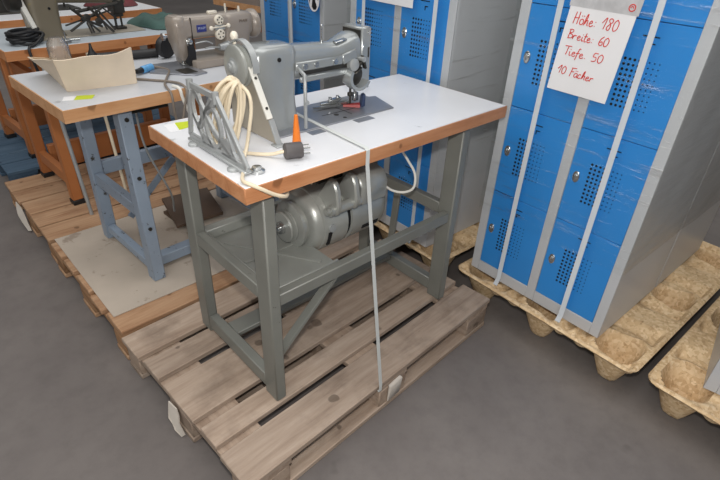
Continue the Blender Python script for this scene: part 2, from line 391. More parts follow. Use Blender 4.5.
sp = MB().hexa([(0.565, -0.006, 0.03), (0.63, -0.006, 0.035), (0.625, 0.0, 0.03), (0.57, 0.0, 0.03), (0.575, -0.010, 0.10), (0.635, -0.012, 0.112), (0.63, 0.001, 0.118), (0.57, 0.001, 0.11)], 0.003)
pA.add('torn_tag', sp, 'rag', None, 'pale frayed tag on the middle block')
pallet('orange-brown pallet under the beige hardboard sheet', frame((-0.006, 0.830, 0), -0.028), 'warm_wood', 'warm_wood_y', BB, 2)
BC = [(0.0, 0.148), (0.162, 0.305), (0.318, 0.478), (0.492, 0.635), (0.648, 0.8)]
pC = pallet('orange-brown pallet of close boards under the orange-legged sewing table', frame((0.024, 1.664, 0), -0.035), 'warm_wood', 'warm_wood_y', BC, 3)
tg = MB().prism([(-0.010, 0.55, 0.125), (-0.004, 0.50, 0.11), (-0.004, 0.47, 0.08), (-0.007, 0.43, 0.05), (-0.006, 0.40, 0.012), (-0.016, 0.41, 0.010), (-0.024, 0.46, 0.045), (-0.026, 0.50, 0.07), (-0.020, 0.53, 0.09)], (-0.004, 0, 0))
pC.add('torn_tag', tg, 'rag', None, 'crumpled whitish paper tag')
pallet('blue-painted pallet farthest back at the left', frame((0.10, 2.58, 0), -0.03), 'blue_wood', 'blue_wood_y', BC, 4)
sh = MB().box((0.012, 0.10, 0.0), (1.18, 0.82, 0.005), 0.001)
single('hardboard_sheet', 'thin beige hardboard sheet laid on the second pallet', 'board', sh, 'hardboard', frame((-0.004, 0.830, 0.1443), -0.04))

# ------------------------------------------------------------------ sewing table in front
OA = Vector((0.1564, 0.1573, 0.144)); FA = frame(OA, -0.0492)
TL, TW, TZ, TT = 1.0615, 0.5286, 0.791, 0.042
ta = Thing('sewing_table', 'white-topped sewing table on a green-grey steel frame nearest the camera', 'table', FA, (0, 0, 0), 'industrial sewing tables')
ta.add('tabletop', MB().box((0.004, 0.004, TZ - TT + 0.002), (TL - 0.004, TW - 0.004, TZ), 0.001), 'laminate')
eb = MB()
eb.box((0, 0, TZ - TT), (TL, 0.0038, TZ - 0.0012), 0.001).box((0, TW - 0.0038, TZ - TT), (TL, TW, TZ - 0.0012), 0.001)
eb.box((0, 0.0038, TZ - TT), (0.0038, TW - 0.0038, TZ - 0.0012), 0.001).box((TL - 0.0038, 0.0038, TZ - TT), (TL, TW - 0.0038, TZ - 0.0012), 0.001)
eb.box((0.0039, 0.0039, TZ - TT), (TL - 0.0039, TW - 0.0039, TZ - TT + 0.0018))
ta.add('edge_band', eb, 'edge_wood', None, 'orange beech edge')
for x0, x1 in ((0.060, 0.097), (0.863, 0.900)):
    for y0, y1 in ((0.026, 0.092), (0.458, 0.522)):
        ta.add('leg', MB().box((x0, y0, 0.0), (x1, y1, TZ - TT - 0.0005), 0.004), 'frame_grey')
ta.add('long_rail', MB().box((0.0975, 0.034, 0.372), (0.8625, 0.064, 0.413), 0.003), 'frame_grey')
ta.add('long_rail', MB().box((0.0975, 0.49, 0.372), (0.8625, 0.515, 0.413), 0.003), 'frame_grey')
for x in (0.062, 0.868):
    ta.add('side_rail', MB().box((x, 0.0925, 0.385), (x + 0.03, 0.4575, 0.432), 0.003), 'frame_grey')
    ta.add('foot_rail', MB().box((x, 0.0925, 0.02), (x + 0.034, 0.4575, 0.075), 0.003), 'frame_grey')
ta.add('stretcher', MB().box((0.0965, 0.315, 0.055), (0.8675, 0.385, 0.073), 0.002), 'frame_grey')
ta.add('brace', MB().bar((0.103, 0.062, 0.165), (0.325, 0.062, 0.365), 0.012, 0.03, (0, 1, 0), 0.001), 'frame_grey')
ta.add('brace', MB().bar((0.872, 0.33, 0.08), (0.872, 0.31, 0.386), 0.012, 0.03, (0, 1, 0), 0.001), 'frame_grey')
tr = MB()
tr.box((0.0955, 0.068, 0.388), (0.345, 0.485, 0.394)).box((0.0955, 0.45, 0.394), (0.345, 0.485, 0.43), 0.003)
tr.box((0.0955, 0.0645, 0.394), (0.345, 0.074, 0.413), 0.002).box((0.0955, 0.075, 0.394), (0.102, 0.45, 0.424), 0.002)
tr.bar((0.13, 0.11, 0.396), (0.31, 0.40, 0.396), 0.012, 0.006).bar((0.13, 0.40, 0.396), (0.31, 0.11, 0.396), 0.012, 0.006)
tr.bar((0.12, 0.255, 0.396), (0.335, 0.255, 0.396), 0.012, 0.006)
ta.add('tray', tr, 'tray_grey', None, 'shallow ribbed metal tray')
st = MB().prism([(0.055, 0.440, TZ + 0.0006), (0.103, 0.446, TZ + 0.0006), (0.108, 0.492, TZ + 0.0006), (0.070, 0.502, TZ + 0.0006)], (0, 0, 0.0006))
ta.add('sticker', st, 'lime', None, 'lime yellow sticker')
st = MB().prism([(0.026, 0.438, TZ + 0.0002), (0.060, 0.438, TZ + 0.0002), (0.074, 0.504, TZ + 0.0002), (0.036, 0.500, TZ + 0.0002)], (0, 0, 0.0004))
ta.add('sticker', st, 'white_paper', None, 'white paper sticker')
sl = MB()
for x0, y0, w in ((0.335, 0.178, 0.05), (0.515, 0.178, 0.07)): sl.box((x0, y0, TZ), (x0 + w, y0 + 0.03, TZ + 0.0012))
ta.add('hinge_plate', sl, 'plate_steel')

# ------------------------------------------------------------------ motor
mt = Thing('clutch_motor', 'grey cylindrical cast motor hanging under the front sewing table', 'motor', FA, (0.55, 0.27, 0.34))
MV, MZ = 0.27, 0.462
b = MB()
prof = [(0.330, 0.060), (0.332, 0.090), (0.337, 0.098), (0.350, 0.106), (0.362, 0.110), (0.364, 0.114), (0.372, 0.116), (0.462, 0.117), (0.464, 0.106), (0.482, 0.106), (0.484, 0.116), (0.615, 0.115), (0.640, 0.110), (0.660, 0.094), (0.670, 0.070), (0.673, 0.03)]
b.lathe((0, MV, MZ), (1, 0, 0), prof, 48)
mo = mt.add('housing', b, 'motor_grey')
g = MB()
a = PI * 1.09; g.bar((0.376, MV + 0.116 * math.cos(a), MZ + 0.116 * math.sin(a)), (0.376 + 0.014, MV + 0.116 * math.cos(a), MZ + 0.116 * math.sin(a)), 0.055, 0.006, (0, math.cos(a), math.sin(a)), 0.001)
mt.add('vent_slot', g, 'void', mo); g = MB()
a = PI * 1.13; g.bar((0.535, MV + 0.1155 * math.cos(a), MZ + 0.1155 * math.sin(a)), (0.61, MV + 0.1155 * math.cos(a), MZ + 0.1155 * math.sin(a)), 0.018, 0.004, (0, math.cos(a), math.sin(a)), 0.001)
mt.add('vent_slot', g, 'void', mo)
mt.add('gap_shade_band', MB().lathe((0, MV, MZ), (1, 0, 0), [(0.4645, 0.09), (0.465, 0.1075), (0.481, 0.1075), (0.4815, 0.09)], 48), 'void', mo)  # dark band set in the groove, gap shade put in as colour
a = PI * 0.98; g = MB().cyl((0.392, MV + 0.112 * math.cos(a), MZ + 0.112 * math.sin(a)), (0.392, MV + 0.121 * math.cos(a), MZ + 0.121 * math.sin(a)), 0.014)
mt.add('cast_emblem', g, 'cast_grey', mo, 'round raised cast emblem')
b = MB().lathe((0, MV, MZ), (1, 0, 0), [(0.300, 0.03), (0.301, 0.072), (0.306, 0.080), (0.318, 0.080), (0.320, 0.070), (0.331, 0.070)], 40)
mt.add('clutch_cover', b, 'motor_grey')
b = MB().lathe((0, MV, MZ), (1, 0, 0), [(0.274, 0.02), (0.275, 0.050), (0.279, 0.054), (0.284, 0.042), (0.288, 0.042), (0.293, 0.056), (0.298, 0.056), (0.2995, 0.03)], 36)
pu = mt.add('belt_pulley', b, 'motor_grey')
b = MB().lathe((0, MV, MZ), (1, 0, 0), [(0.250, 0.009), (0.251, 0.012), (0.262, 0.012), (0.2625, 0.020), (0.2735, 0.022)], 20)
mt.add('shaft_nut', b, 'steel', pu)
b = MB()
for x in (0.385, 0.462):
    b.prism([(x, MV - 0.030, MZ + 0.085), (x, MV - 0.095, MZ + 0.050), (x, MV - 0.140, MZ + 0.062), (x, MV - 0.150, MZ + 0.095), (x, MV - 0.142, MZ + 0.150), (x, MV - 0.128, MZ + 0.176), (x, MV - 0.104, MZ + 0.182), (x, MV - 0.084, MZ + 0.160), (x, MV - 0.070, MZ + 0.120)], (0.021, 0, 0), 0.005)
b.cyl((0.372, MV - 0.122, MZ + 0.078), (0.50, MV - 0.122, MZ + 0.078), 0.019)
b.cyl((0.360, MV - 0.122, MZ + 0.078), (0.3715, MV - 0.122, MZ + 0.078), 0.012)
mt.add('clutch_lever', b, 'motor_grey')
b = MB().prism([(0.505, MV - 0.128, MZ + 0.050), (0.505, MV - 0.136, MZ + 0.120), (0.505, MV - 0.115, MZ + 0.155), (0.505, MV - 0.03, MZ + 0.170), (0.505, MV - 0.02, MZ + 0.10)], (0.12, 0, 0), 0.008)
mt.add('terminal_box', b, 'motor_grey')
b = MB(); b.box((0.40, MV - 0.02, MZ + 0.15), (0.63, MV + 0.10, 0.7488), 0.004).box((0.42, MV - 0.01, MZ + 0.10), (0.60, MV + 0.06, MZ + 0.16))
mt.add('mounting_bracket', b, 'dark_steel', None, 'dark steel mounting bracket')

# ------------------------------------------------------------------ sewing machine in front
sm = Thing('sewing_machine', 'silver-grey industrial sewing machine on the white table nearest the camera', 'sewing machine', FA, (0.45, 0.32, TZ), 'industrial sewing machines')
b = MB().prism([(0.235, 0.212, TZ), (0.707, 0.214, TZ), (0.748, 0.345, TZ), (0.722, 0.350, TZ), (0.70, 0.402, TZ), (0.235, 0.405, TZ)], (0, 0, 0.0045), 0.001)
bp_ = sm.add('bed_plate', b, 'plate_steel')
b = MB()
b.box((0.455, 0.284, TZ + 0.0046), (0.63, 0.2865, TZ + 0.0052)).box((0.470, 0.330, TZ + 0.0046), (0.63, 0.332, TZ + 0.0052)).box((0.545, 0.245, TZ + 0.0046), (0.547, 0.40, TZ + 0.0051))
b.cyl((0.505, 0.232, TZ + 0.0046), (0.505, 0.232, TZ + 0.0056), 0.006).cyl((0.50, 0.268, TZ + 0.0046), (0.50, 0.268, TZ + 0.0056), 0.008)
sm.add('plate_seam', b, 'dark_steel', bp_)
# column and arm in one casting
b = MB()
b.loft([(TZ + 0.0046, 0.292, 0.318, 0.068, 0.062), (TZ + 0.03, 0.288, 0.318, 0.066, 0.058), (0.88, 0.283, 0.317, 0.066, 0.055), (0.95, 0.284, 0.317, 0.070, 0.053), (1.0, 0.288, 0.318, 0.072, 0.052), (1.018, 0.290, 0.318, 0.066, 0.046), (1.024, 0.290, 0.318, 0.052, 0.034)], 36, 5.0, 'z')
b.loft([(0.225, 0.318, 0.985, 0.034, 0.028), (0.232, 0.318, 0.980, 0.048, 0.040), (0.30, 0.318, 0.974, 0.051, 0.047), (0.38, 0.320, 0.965, 0.046, 0.049), (0.46, 0.322, 0.962, 0.042, 0.047), (0.52, 0.322, 0.960, 0.041, 0.045), (0.55, 0.322, 0.964, 0.046, 0.052), (0.58, 0.324, 0.965, 0.052, 0.062), (0.60, 0.324, 0.965, 0.052, 0.064)], 36, 3.0, 'x')
bd = sm.add('body', b, 'hammer_grey', angle=50)
sm.add('oil_hole', MB().cyl((0.29, 0.262, 0.990), (0.29, 0.2668, 0.990), 0.0055), 'void', bd)
fp = sm.add('face_plate', MB().box((0.606, 0.274, 0.857), (0.646, 0.366, 1.044), 0.004), 'hammer_grey')
b = MB(); b.box((0.600, 0.282, 0.93), (0.6058, 0.36, 1.036)).box((0.632, 0.2725, 0.955), (0.637, 0.2739, 0.985))
sm.add('face_recess', b, 'dark_steel', fp)
b = MB()
for y, z in ((0.286, 1.03), (0.352, 1.03), (0.286, 0.875), (0.352, 0.872)): b.cyl((0.6461, y, z), (0.649, y, z), 0.005, seg=10)
b.cyl((0.634, 0.2738, 1.028), (0.634, 0.271, 1.028), 0.005, seg=10)
b.cyl((0.636, 0.2738, 0.872), (0.636, 0.271, 0.872), 0.005, seg=10)
sm.add('screw', b, 'steel', fp)
b = MB()
b.bar((0.345, 0.266, 0.962), (0.52, 0.266, 0.962), 0.008, 0.026, (0, 0, 1), 0.003)
b.bar((0.52, 0.266, 0.962), (0.575, 0.264, 0.975), 0.008, 0.030, (0, 0, 1), 0.003)
b.bar((0.36, 0.268, 0.925), (0.565, 0.268, 0.925), 0.010, 0.017, (0, 0, 1), 0.003)
lv = sm.add('lever_bar', b, 'hammer_grey')
b = MB()
for x in (0.375, 0.415, 0.487): b.cyl((x, 0.2618, 0.963), (x, 0.257, 0.963), 0.008, seg=12)
sm.add('screw', b, 'steel', lv)
b = MB().box((0.365, 0.2715, 0.936), (0.60, 0.2755, 0.951))
sm.add('lever_gap_shade', b, 'dark_steel', bd)  # dark strip painting in the shade of the gap between lever and arm
b = MB()
b.bar((0.338, 0.214, 0.80), (0.338, 0.214, 0.955), 0.009, 0.009, (0, 1, 0), 0.002)
b.bar((0.338, 0.214, 0.952), (0.352, 0.264, 0.958), 0.008, 0.010, (0, 0, 1), 0.002)
b.cyl((0.338, 0.2095, 0.878), (0.338, 0.204, 0.878), 0.007, seg=10)
sm.add('lifter_rod', b, 'cast_grey')
# curved take-up guard at the head
b = MB(); pts = []
for k in range(15):
    a = PI * (0.80 + 1.06 * k / 14); pts.append((0.572 + 0.040 * math.cos(a), 0.250, 0.908 + 0.036 * math.sin(a)))
b.ribbon(pts, (0, 1, 0), 0.03, 0.010)
sm.add('take_up_guard', b, 'hammer_grey')
b = MB().lathe((0.578, 0.284, 0.906), (0, -1, 0), [(0, 0.034), (0.010, 0.034), (0.012, 0.030)], 24)
sm.add('take_up_shade_disc', b, 'dark_steel')  # dark disc painting in the shade of the hollow behind the guard
b = MB(); b.lathe((0.562, 0.272, 0.943), (0, -1, 0), [(0, 0.019), (0.016, 0.019), (0.02, 0.013)], 18)
b.lathe((0.60, 0.276, 0.955), (0, -1, 0), [(0, 0.008), (0.022, 0.008)], 12)
sm.add('pivot_boss', b, 'cast_grey')
b = MB(); b.bar((0.572, 0.265, 0.93), (0.604, 0.262, 0.952), 0.008, 0.013, (0, 1, 0), 0.002).bar((0.60, 0.265, 0.965), (0.612, 0.262, 0.925), 0.008, 0.014, (0, 1, 0), 0.002)
b.bar((0.572, 0.267, 0.912), (0.60, 0.266, 0.93), 0.006, 0.010, (0, 1, 0), 0.002)
sm.add('take_up_lever', b, 'dark_steel')
b = MB(); b.cyl((0.612, 0.305, TZ + 0.02), (0.612, 0.305, 0.862), 0.0045, seg=12).box((0.603, 0.297, TZ + 0.022), (0.621, 0.313, TZ + 0.05), 0.002).box((0.608, 0.298, 0.842), (0.616, 0.312, 0.853), 0.001)
sm.add('presser_bar', b, 'steel')
b = MB(); b.cyl((0.590, 0.305, TZ + 0.01), (0.590, 0.305, 0.862), 0.004, seg=12).box((0.582, 0.298, TZ + 0.04), (0.598, 0.312, TZ + 0.053), 0.002)
b.cyl((0.590, 0.305, TZ + 0.004), (0.590, 0.305, TZ + 0.012), 0.0015, seg=8)
sm.add('needle_bar', b, 'dark_steel')
b = MB(); b.hexa([(0.566, 0.312, TZ + 0.006), (0.606, 0.272, TZ + 0.006), (0.614, 0.284, TZ + 0.006), (0.576, 0.320, TZ + 0.006), (0.567, 0.313, TZ + 0.012), (0.607, 0.274, TZ + 0.016), (0.614, 0.284, TZ + 0.020), (0.576, 0.320, TZ + 0.012)])
sm.add('presser_foot', b, 'red', None, 'red painted presser foot')
b = MB(); b.hexa([(0.607, 0.266, TZ + 0.008), (0.622, 0.264, TZ + 0.010), (0.634, 0.288, TZ + 0.014), (0.615, 0.290, TZ + 0.008), (0.622, 0.278, TZ + 0.042), (0.636, 0.278, TZ + 0.044), (0.643, 0.296, TZ + 0.046), (0.630, 0.298, TZ + 0.044)], 0.002)
sm.add('finger_guard', b, 'navy', None, 'dark blue plastic finger guard')
b = MB()
b.bar((0.505, 0.355, TZ + 0.012), (0.60, 0.32, TZ + 0.016), 0.016, 0.012, (0, 0, 1), 0.002)
b.bar((0.535, 0.35, TZ + 0.018), (0.575, 0.335, TZ + 0.03), 0.02, 0.010, (0, 0, 1), 0.002)
b.cyl((0.54, 0.348, TZ + 0.006), (0.54, 0.348, TZ + 0.034), 0.006, seg=10).cyl((0.565, 0.34, TZ + 0.006), (0.565, 0.34, TZ + 0.038), 0.005, seg=10)
b.bar((0.47, 0.35, TZ + 0.01), (0.56, 0.318, TZ + 0.012), 0.006, 0.006)
sm.add('edge_guide', b, 'steel', None, 'steel edge guide')
b = MB(); b.cyl((0.484, 0.322, 1.003), (0.484, 0.322, 1.052), 0.003, seg=10).cyl((0.484, 0.322, 1.003), (0.484, 0.322, 1.012), 0.006, seg=10).ell((0.484, 0.322, 1.053), (0.0045, 0.0045, 0.005))
sm.add('thread_post', b, 'steel')
b = MB(); b.bar((0.515, 0.30, 1.006), (0.556, 0.295, 1.014), 0.02, 0.006, (0, 0, 1), 0.002)
sm.add('thread_guide', b, 'steel')
WV, WZ = 0.318, 0.976
b = MB().lathe((0, WV, WZ), (1, 0, 0), [(0.178, 0.030), (0.179, 0.050), (0.182, 0.055), (0.188, 0.055), (0.190, 0.048), (0.194, 0.048), (0.196, 0.055), (0.203, 0.055), (0.2035, 0.03)], 44)
hw = sm.add('handwheel', b, 'motor_grey')
b = MB().lathe((0, WV, WZ), (1, 0, 0), [(0.162, 0.007), (0.163, 0.010), (0.168, 0.010), (0.169, 0.016), (0.175, 0.017), (0.1775, 0.024)], 24)
sm.add('hub', b, 'cast_grey', hw)
# belt guard: rim over the wheel and sheet down to the table
b = MB(); ring = []
for k in range(19):
    a = PI * (1.08 - 1.12 * k / 18); ring.append((0.208, WV - 0.066 * math.cos(a), WZ + 0.066 * math.sin(a)))
ring = ring[::-1]
b.ribbon(ring, (1, 0, 0), 0.018, 0.004)
sm.add('guard_rim', b, 'cast_grey')
b = MB().prism([(0.205, 0.275, 0.965), (0.205, 0.197, 0.862), (0.205, 0.178, TZ + 0.006), (0.205, 0.395, TZ + 0.006), (0.205, 0.395, 0.93)], (0.004, 0, 0))
bg_ = sm.add('belt_guard', b, 'beige_guard')
b = MB().bar((0.202, 0.268, 0.982), (0.202, 0.192, 0.862), 0.018, 0.006, (0, -0.8, 0.6), 0.001)
gs = sm.add('guard_strip', b, 'cream_strip', bg_, 'cream edge strip with two screws')
b = MB().bar((0.206, 0.193, 0.860), (0.212, 0.168, TZ + 0.004), 0.016, 0.006, (0, -0.8, 0.3), 0.001)
b.box((0.196, 0.155, TZ + 0.0002), (0.226, 0.185, TZ + 0.005), 0.001)
sm.add('guard_foot', b, 'cast_grey', bg_)
b = MB()
for t in (0.22, 0.80):
    c = Vector((0.202, 0.268, 0.982)).lerp(Vector((0.202, 0.192, 0.862)), t) + Vector((0, -0.0028, 0.0018))
    b.cyl(c, c + Vector((0, -0.0015, 0.001)), 0.004, seg=10)
sm.add('screw_hole', b, 'void', gs) if False else None
o = sm.add('screw', b, 'dark_steel', bg_)
b = MB().ell((0.21, 0.355, 1.045), (0.011, 0.011, 0.013)).cyl((0.21, 0.355, 1.01), (0.21, 0.355, 1.04), 0.005, seg=10)
sm.add('bobbin_winder_knob', b, 'bone', None, 'white bobbin winder knob')

# ------------------------------------------------------------------ things on the front table
FBR = FA @ Matrix.Translation((0.004, -0.028, 0))
br = Thing('thread_bracket', 'grey cast lattice bracket standing on the left edge of the front table', 'bracket', FBR, (0.045, 0.22, TZ))
b = MB(); X = 0.041; T = 0.009
def rod(p, q, w=0.015): b.bar((X, p[0], p[1]), (X, q[0], q[1]), w, T, (1, 0, 0), 0.0015)
P1, P2, P3, P4 = (0.372, 0.808), (0.085, 0.808), (0.205, 0.952), (0.335, 0.952)
rod(P1, P2, 0.020); rod(P2, P3, 0.016); rod(P3, P4, 0.016); rod(P4, P1, 0.014)
b.prism([(X - T / 2, 0.20, 0.81), (X - T / 2, 0.12, 0.81), (X - T / 2, 0.165, 0.862), (X - T / 2, 0.195, 0.85)], (T, 0, 0), 0.001)
b.prism([(X - T / 2, 0.30, 0.81), (X - T / 2, 0.235, 0.81), (X - T / 2, 0.25, 0.832), (X - T / 2, 0.29, 0.84)], (T, 0, 0), 0.001)
rod((0.315, 0.945), (0.235, 0.86)); rod((0.225, 0.945), (0.315, 0.84)); rod((0.235, 0.86), (0.15, 0.815)); rod((0.335, 0.88), (0.29, 0.82)); rod((0.205, 0.948), (0.26, 0.90)); rod((0.175, 0.905), (0.14, 0.82), 0.009)
for cy, cz, ry, rz in ((0.235, 0.868, 0.038, 0.050), (0.31, 0.90, 0.024, 0.042)):
    b.ribbon([(X, cy + ry * math.cos(2 * PI * k / 20), cz + rz * math.sin(2 * PI * k / 20)) for k in range(21)], (1, 0, 0), T, 0.009)
b.cyl((0.041, 0.336, 0.94), (0.041, 0.336, 0.966), 0.0085, seg=14).cyl((0.041, 0.206, 0.935), (0.041, 0.206, 0.963), 0.0085, seg=14)
br.add('lattice_frame', b, 'cast_grey')
b = MB(); b.box((0.031, 0.085, 0.7945), (0.052, 0.375, 0.803), 0.002)
b.lathe((0.030, 0.338, TZ + 0.0002), (0, 0, 1), [(0, 0.015), (0.006, 0.015), (0.009, 0.011)], 18).lathe((0.030, 0.135, TZ + 0.0002), (0, 0, 1), [(0, 0.015), (0.006, 0.015), (0.009, 0.011)], 18)
br.add('base_foot', b, 'cast_grey')
b = MB().lathe((0.070, 0.092, TZ + 0.0002), (0, 0, 1), [(0, 0.020), (0.005, 0.020), (0.008, 0.012), (0.014, 0.012), (0.015, 0.007)], 20)
br.add('foot_bolt', b, 'steel')

# cream mains cable: coil, tail to the plug, tail over the table edge into the motor
cb = Thing('mains_cable', 'cream cable coiled on the front table with a dark grey plug', 'cable', FA, (0.10, 0.21, TZ))
e1 = Vector((0.84, -0.54, 0)); dpt = Vector((0.54, 0.84, 0)); pts = []; rnd = random.Random(5)
C0 = Vector((0.103, 0.223, 0.888)); NL = 8
for i in range(NL):
    sw = 0.016 + 0.027 * ((i * 5) % NL) / NL; sh_ = 0.030 - sw + rnd.uniform(-0.006, 0.006); hh = rnd.uniform(0.074, 0.090); dp = (i / NL - 0.5) * 0.05; ln = rnd.uniform(0.05, 0.20) + 6.0 * (sw - 0.016)
    for k in range(10):
        a = 2 * PI * k / 10 + PI / 2
        up = hh * math.sin(a)
        pts.append(C0 + e1 * (sw * math.cos(a) + up * ln + sh_ - 0.004) + dpt * (dp + 0.006 * math.sin(2 * a)) + Vector((0, 0, min(up, 0.094))))
pts = [p for p in pts]
tail = [(0.122, 0.160, 0.955), (0.122, 0.148, 0.92), (0.112, 0.148, 0.87), (0.102, 0.152, 0.82), (0.082, 0.136, 0.797), (0.046, 0.080, 0.7965), (0.016, 0.034, 0.7965), (0.018, 0.004, 0.7970), (0.040, -0.010, 0.783), (0.068, -0.013, 0.763), (0.096, -0.012, 0.748), (0.118, 0.004, 0.738), (0.16, 0.06, 0.725), (0.23, 0.13, 0.715), (0.32, 0.19, 0.66), (0.36, 0.22, 0.615)]
b = MB().tube(pts + tail, 0.0048, 8, 4)
cbl = cb.add('cord', b, 'cable_cream')
b = MB().tube([(0.062, 0.26, 0.80), (0.070, 0.225, 0.797), (0.095, 0.190, 0.797), (0.12, 0.155, 0.797), (0.15, 0.118, 0.800), (0.163, 0.098, 0.808), (0.176, 0.0875, 0.8125)], 0.0048, 8, 5)
cb.add('cord', b, 'cable_cream')
pl = MB().lathe((0.170, 0.086, 0.8130), (0.93, -0.37, 0), [(0, 0.010), (0.001, 0.018), (0.004, 0.0210), (0.044, 0.0210), (0.048, 0.019), (0.049, 0.005)], 26)
pg = cb.add('plug', pl, 'plug_grey', None, 'dark grey round plug')
b = MB()
for k in range(5):
    a = 2 * PI * k / 5; c = Vector((0.2153, 0.068, 0.8130)) + Vector((0.37, 0.93, 0)) * 0.012 * math.cos(a) + Vector((0, 0, 0.012 * math.sin(a)))
    b.cyl(c, c + Vector((0.93, -0.37, 0)) * 0.018, 0.0023, seg=8)
cb.add('pin', b, 'steel', pg)

b = MB().lathe((0.263, 0.158, TZ + 0.0002), (0, 0, 1), [(0, 0.012), (0.002, 0.0125), (0.03, 0.0098), (0.08, 0.0050), (0.081, 0.002)], 20)
single('orange_cone', 'small orange plastic cone standing behind the dark grey plug', 'cone', b, 'orange', FA, (0.255, 0.158, TZ))

b = MB().tube([(0.630, 0.180, 0.552), (0.665, 0.150, 0.522), (0.698, 0.12, 0.518), (0.718, 0.10, 0.54), (0.720, 0.105, 0.59), (0.702, 0.125, 0.635), (0.685, 0.15, 0.68), (0.675, 0.17, 0.747)], 0.0045, 8, 8)
single('white_cable', 'white cable looping from the right end of the motor up to the tabletop', 'cable', b, 'cable_white', FA, (0.72, 0.16, 0.55))
# strap over table and pallet
inv = FA.inverted()
pe = inv @ Vector((0.508, -0.0045, 0.148)); pf = inv @ Vector((0.506, 0.06, 0.1215))
pr = inv @ Vector((0.545, 0.808, 0.149)); pr0 = inv @ Vector((0.545, 0.8105, 0.004))
zt = TZ + 0.0056
pts = [pr0, pr, (0.418, TW + 0.003, TZ - TT), (0.416, TW + 0.002, zt - 0.003), (0.412, TW - 0.006, zt), (0.385, 0.006, zt), (0.384, -0.0024, zt - 0.0045), (0.384, -0.0026, TZ - TT), pe, inv @ Vector((0.508, -0.0045, 0.1215)), pf]
single('packing_strap', 'pale grey packing strap tying the front table down to its pallet', 'strap', MB().ribbon(pts, (1, 0.05, 0), 0.014, 0.0012), 'strap', FA, (0.4, 0.0, TZ))

# ------------------------------------------------------------------ lockers
def moulded_pallet(label, F, L=1.2, W=0.82, flare=0.0, group='moulded wood-chip pallets'):
    H = 0.165
    cups = [(x, y) for x in (0.12, 0.60, 1.08) for y in (0.105, W / 2, W - 0.105)]
    def sst(v, a, b):
        k = max(0.0, min(1.0, (v - a) / (b - a))); return k * k * (3 - 2 * k)
    def top(s, t):
        x, y = s * L, t * W; e = min(x, y, L - x, W - y)
        z = H; wall = sst(e, 0.014, 0.034); low = 0.0
        for cx, cy in cups:
            dx, dy = abs(x - cx) / 0.088, abs(y - cy) / 0.080
            q = (dx ** 2.8 + dy ** 2.8) ** (1 / 2.8)
            k = max(0.0, min(1.0, (1.0 - q) / 0.66)); low = max(low, 0.1535 * k ** 0.9)
            if 1.0 < q < 2.1: low = max(low, 0.030 * math.sin((q - 1.0) / 1.1 * PI) ** 2)
        f = math.sin(x * 2 * PI / 0.235 + 1.9 * math.sin(y * 9)); low = max(low, 0.024 * max(0.0, f) ** 1.5)
        z = H - low * wall
        if e < 0.006: z -= 0.006
        r = 0.045; cx = min(max(x, r), L - r); cy = min(max(y, r), W - r); dx, dy = x - cx, y - cy; d = math.hypot(dx, dy)
        if d > r: x, y = cx + dx * r / d, cy + dy * r / d
        return (x, y - flare * (x / L) * (1 - y / W), z)
    o = link_mesh('moulded_pallet', MB().grid(top, 150, 104, 0.011), M['chip'])
    o.matrix_world = F; tag(o, label, 'pallet', group); return o
moulded_pallet('light wood-chip moulded pallet under the locker with the handwritten sheet', frame((1.172, -0.590, 0.0), -0.095))
moulded_pallet('light wood-chip moulded pallet at the right edge of the photo, a locker corner on it', frame((1.118, -1.437, 0.0), -0.085))
moulded_pallet('light wood-chip moulded pallet behind the front table under the middle locker', frame((1.212, 0.288, 0.0), -0.095))
moulded_pallet('light wood-chip moulded pallet under the farthest locker, almost hidden', frame((1.330, 1.140, 0.0), -0.095))

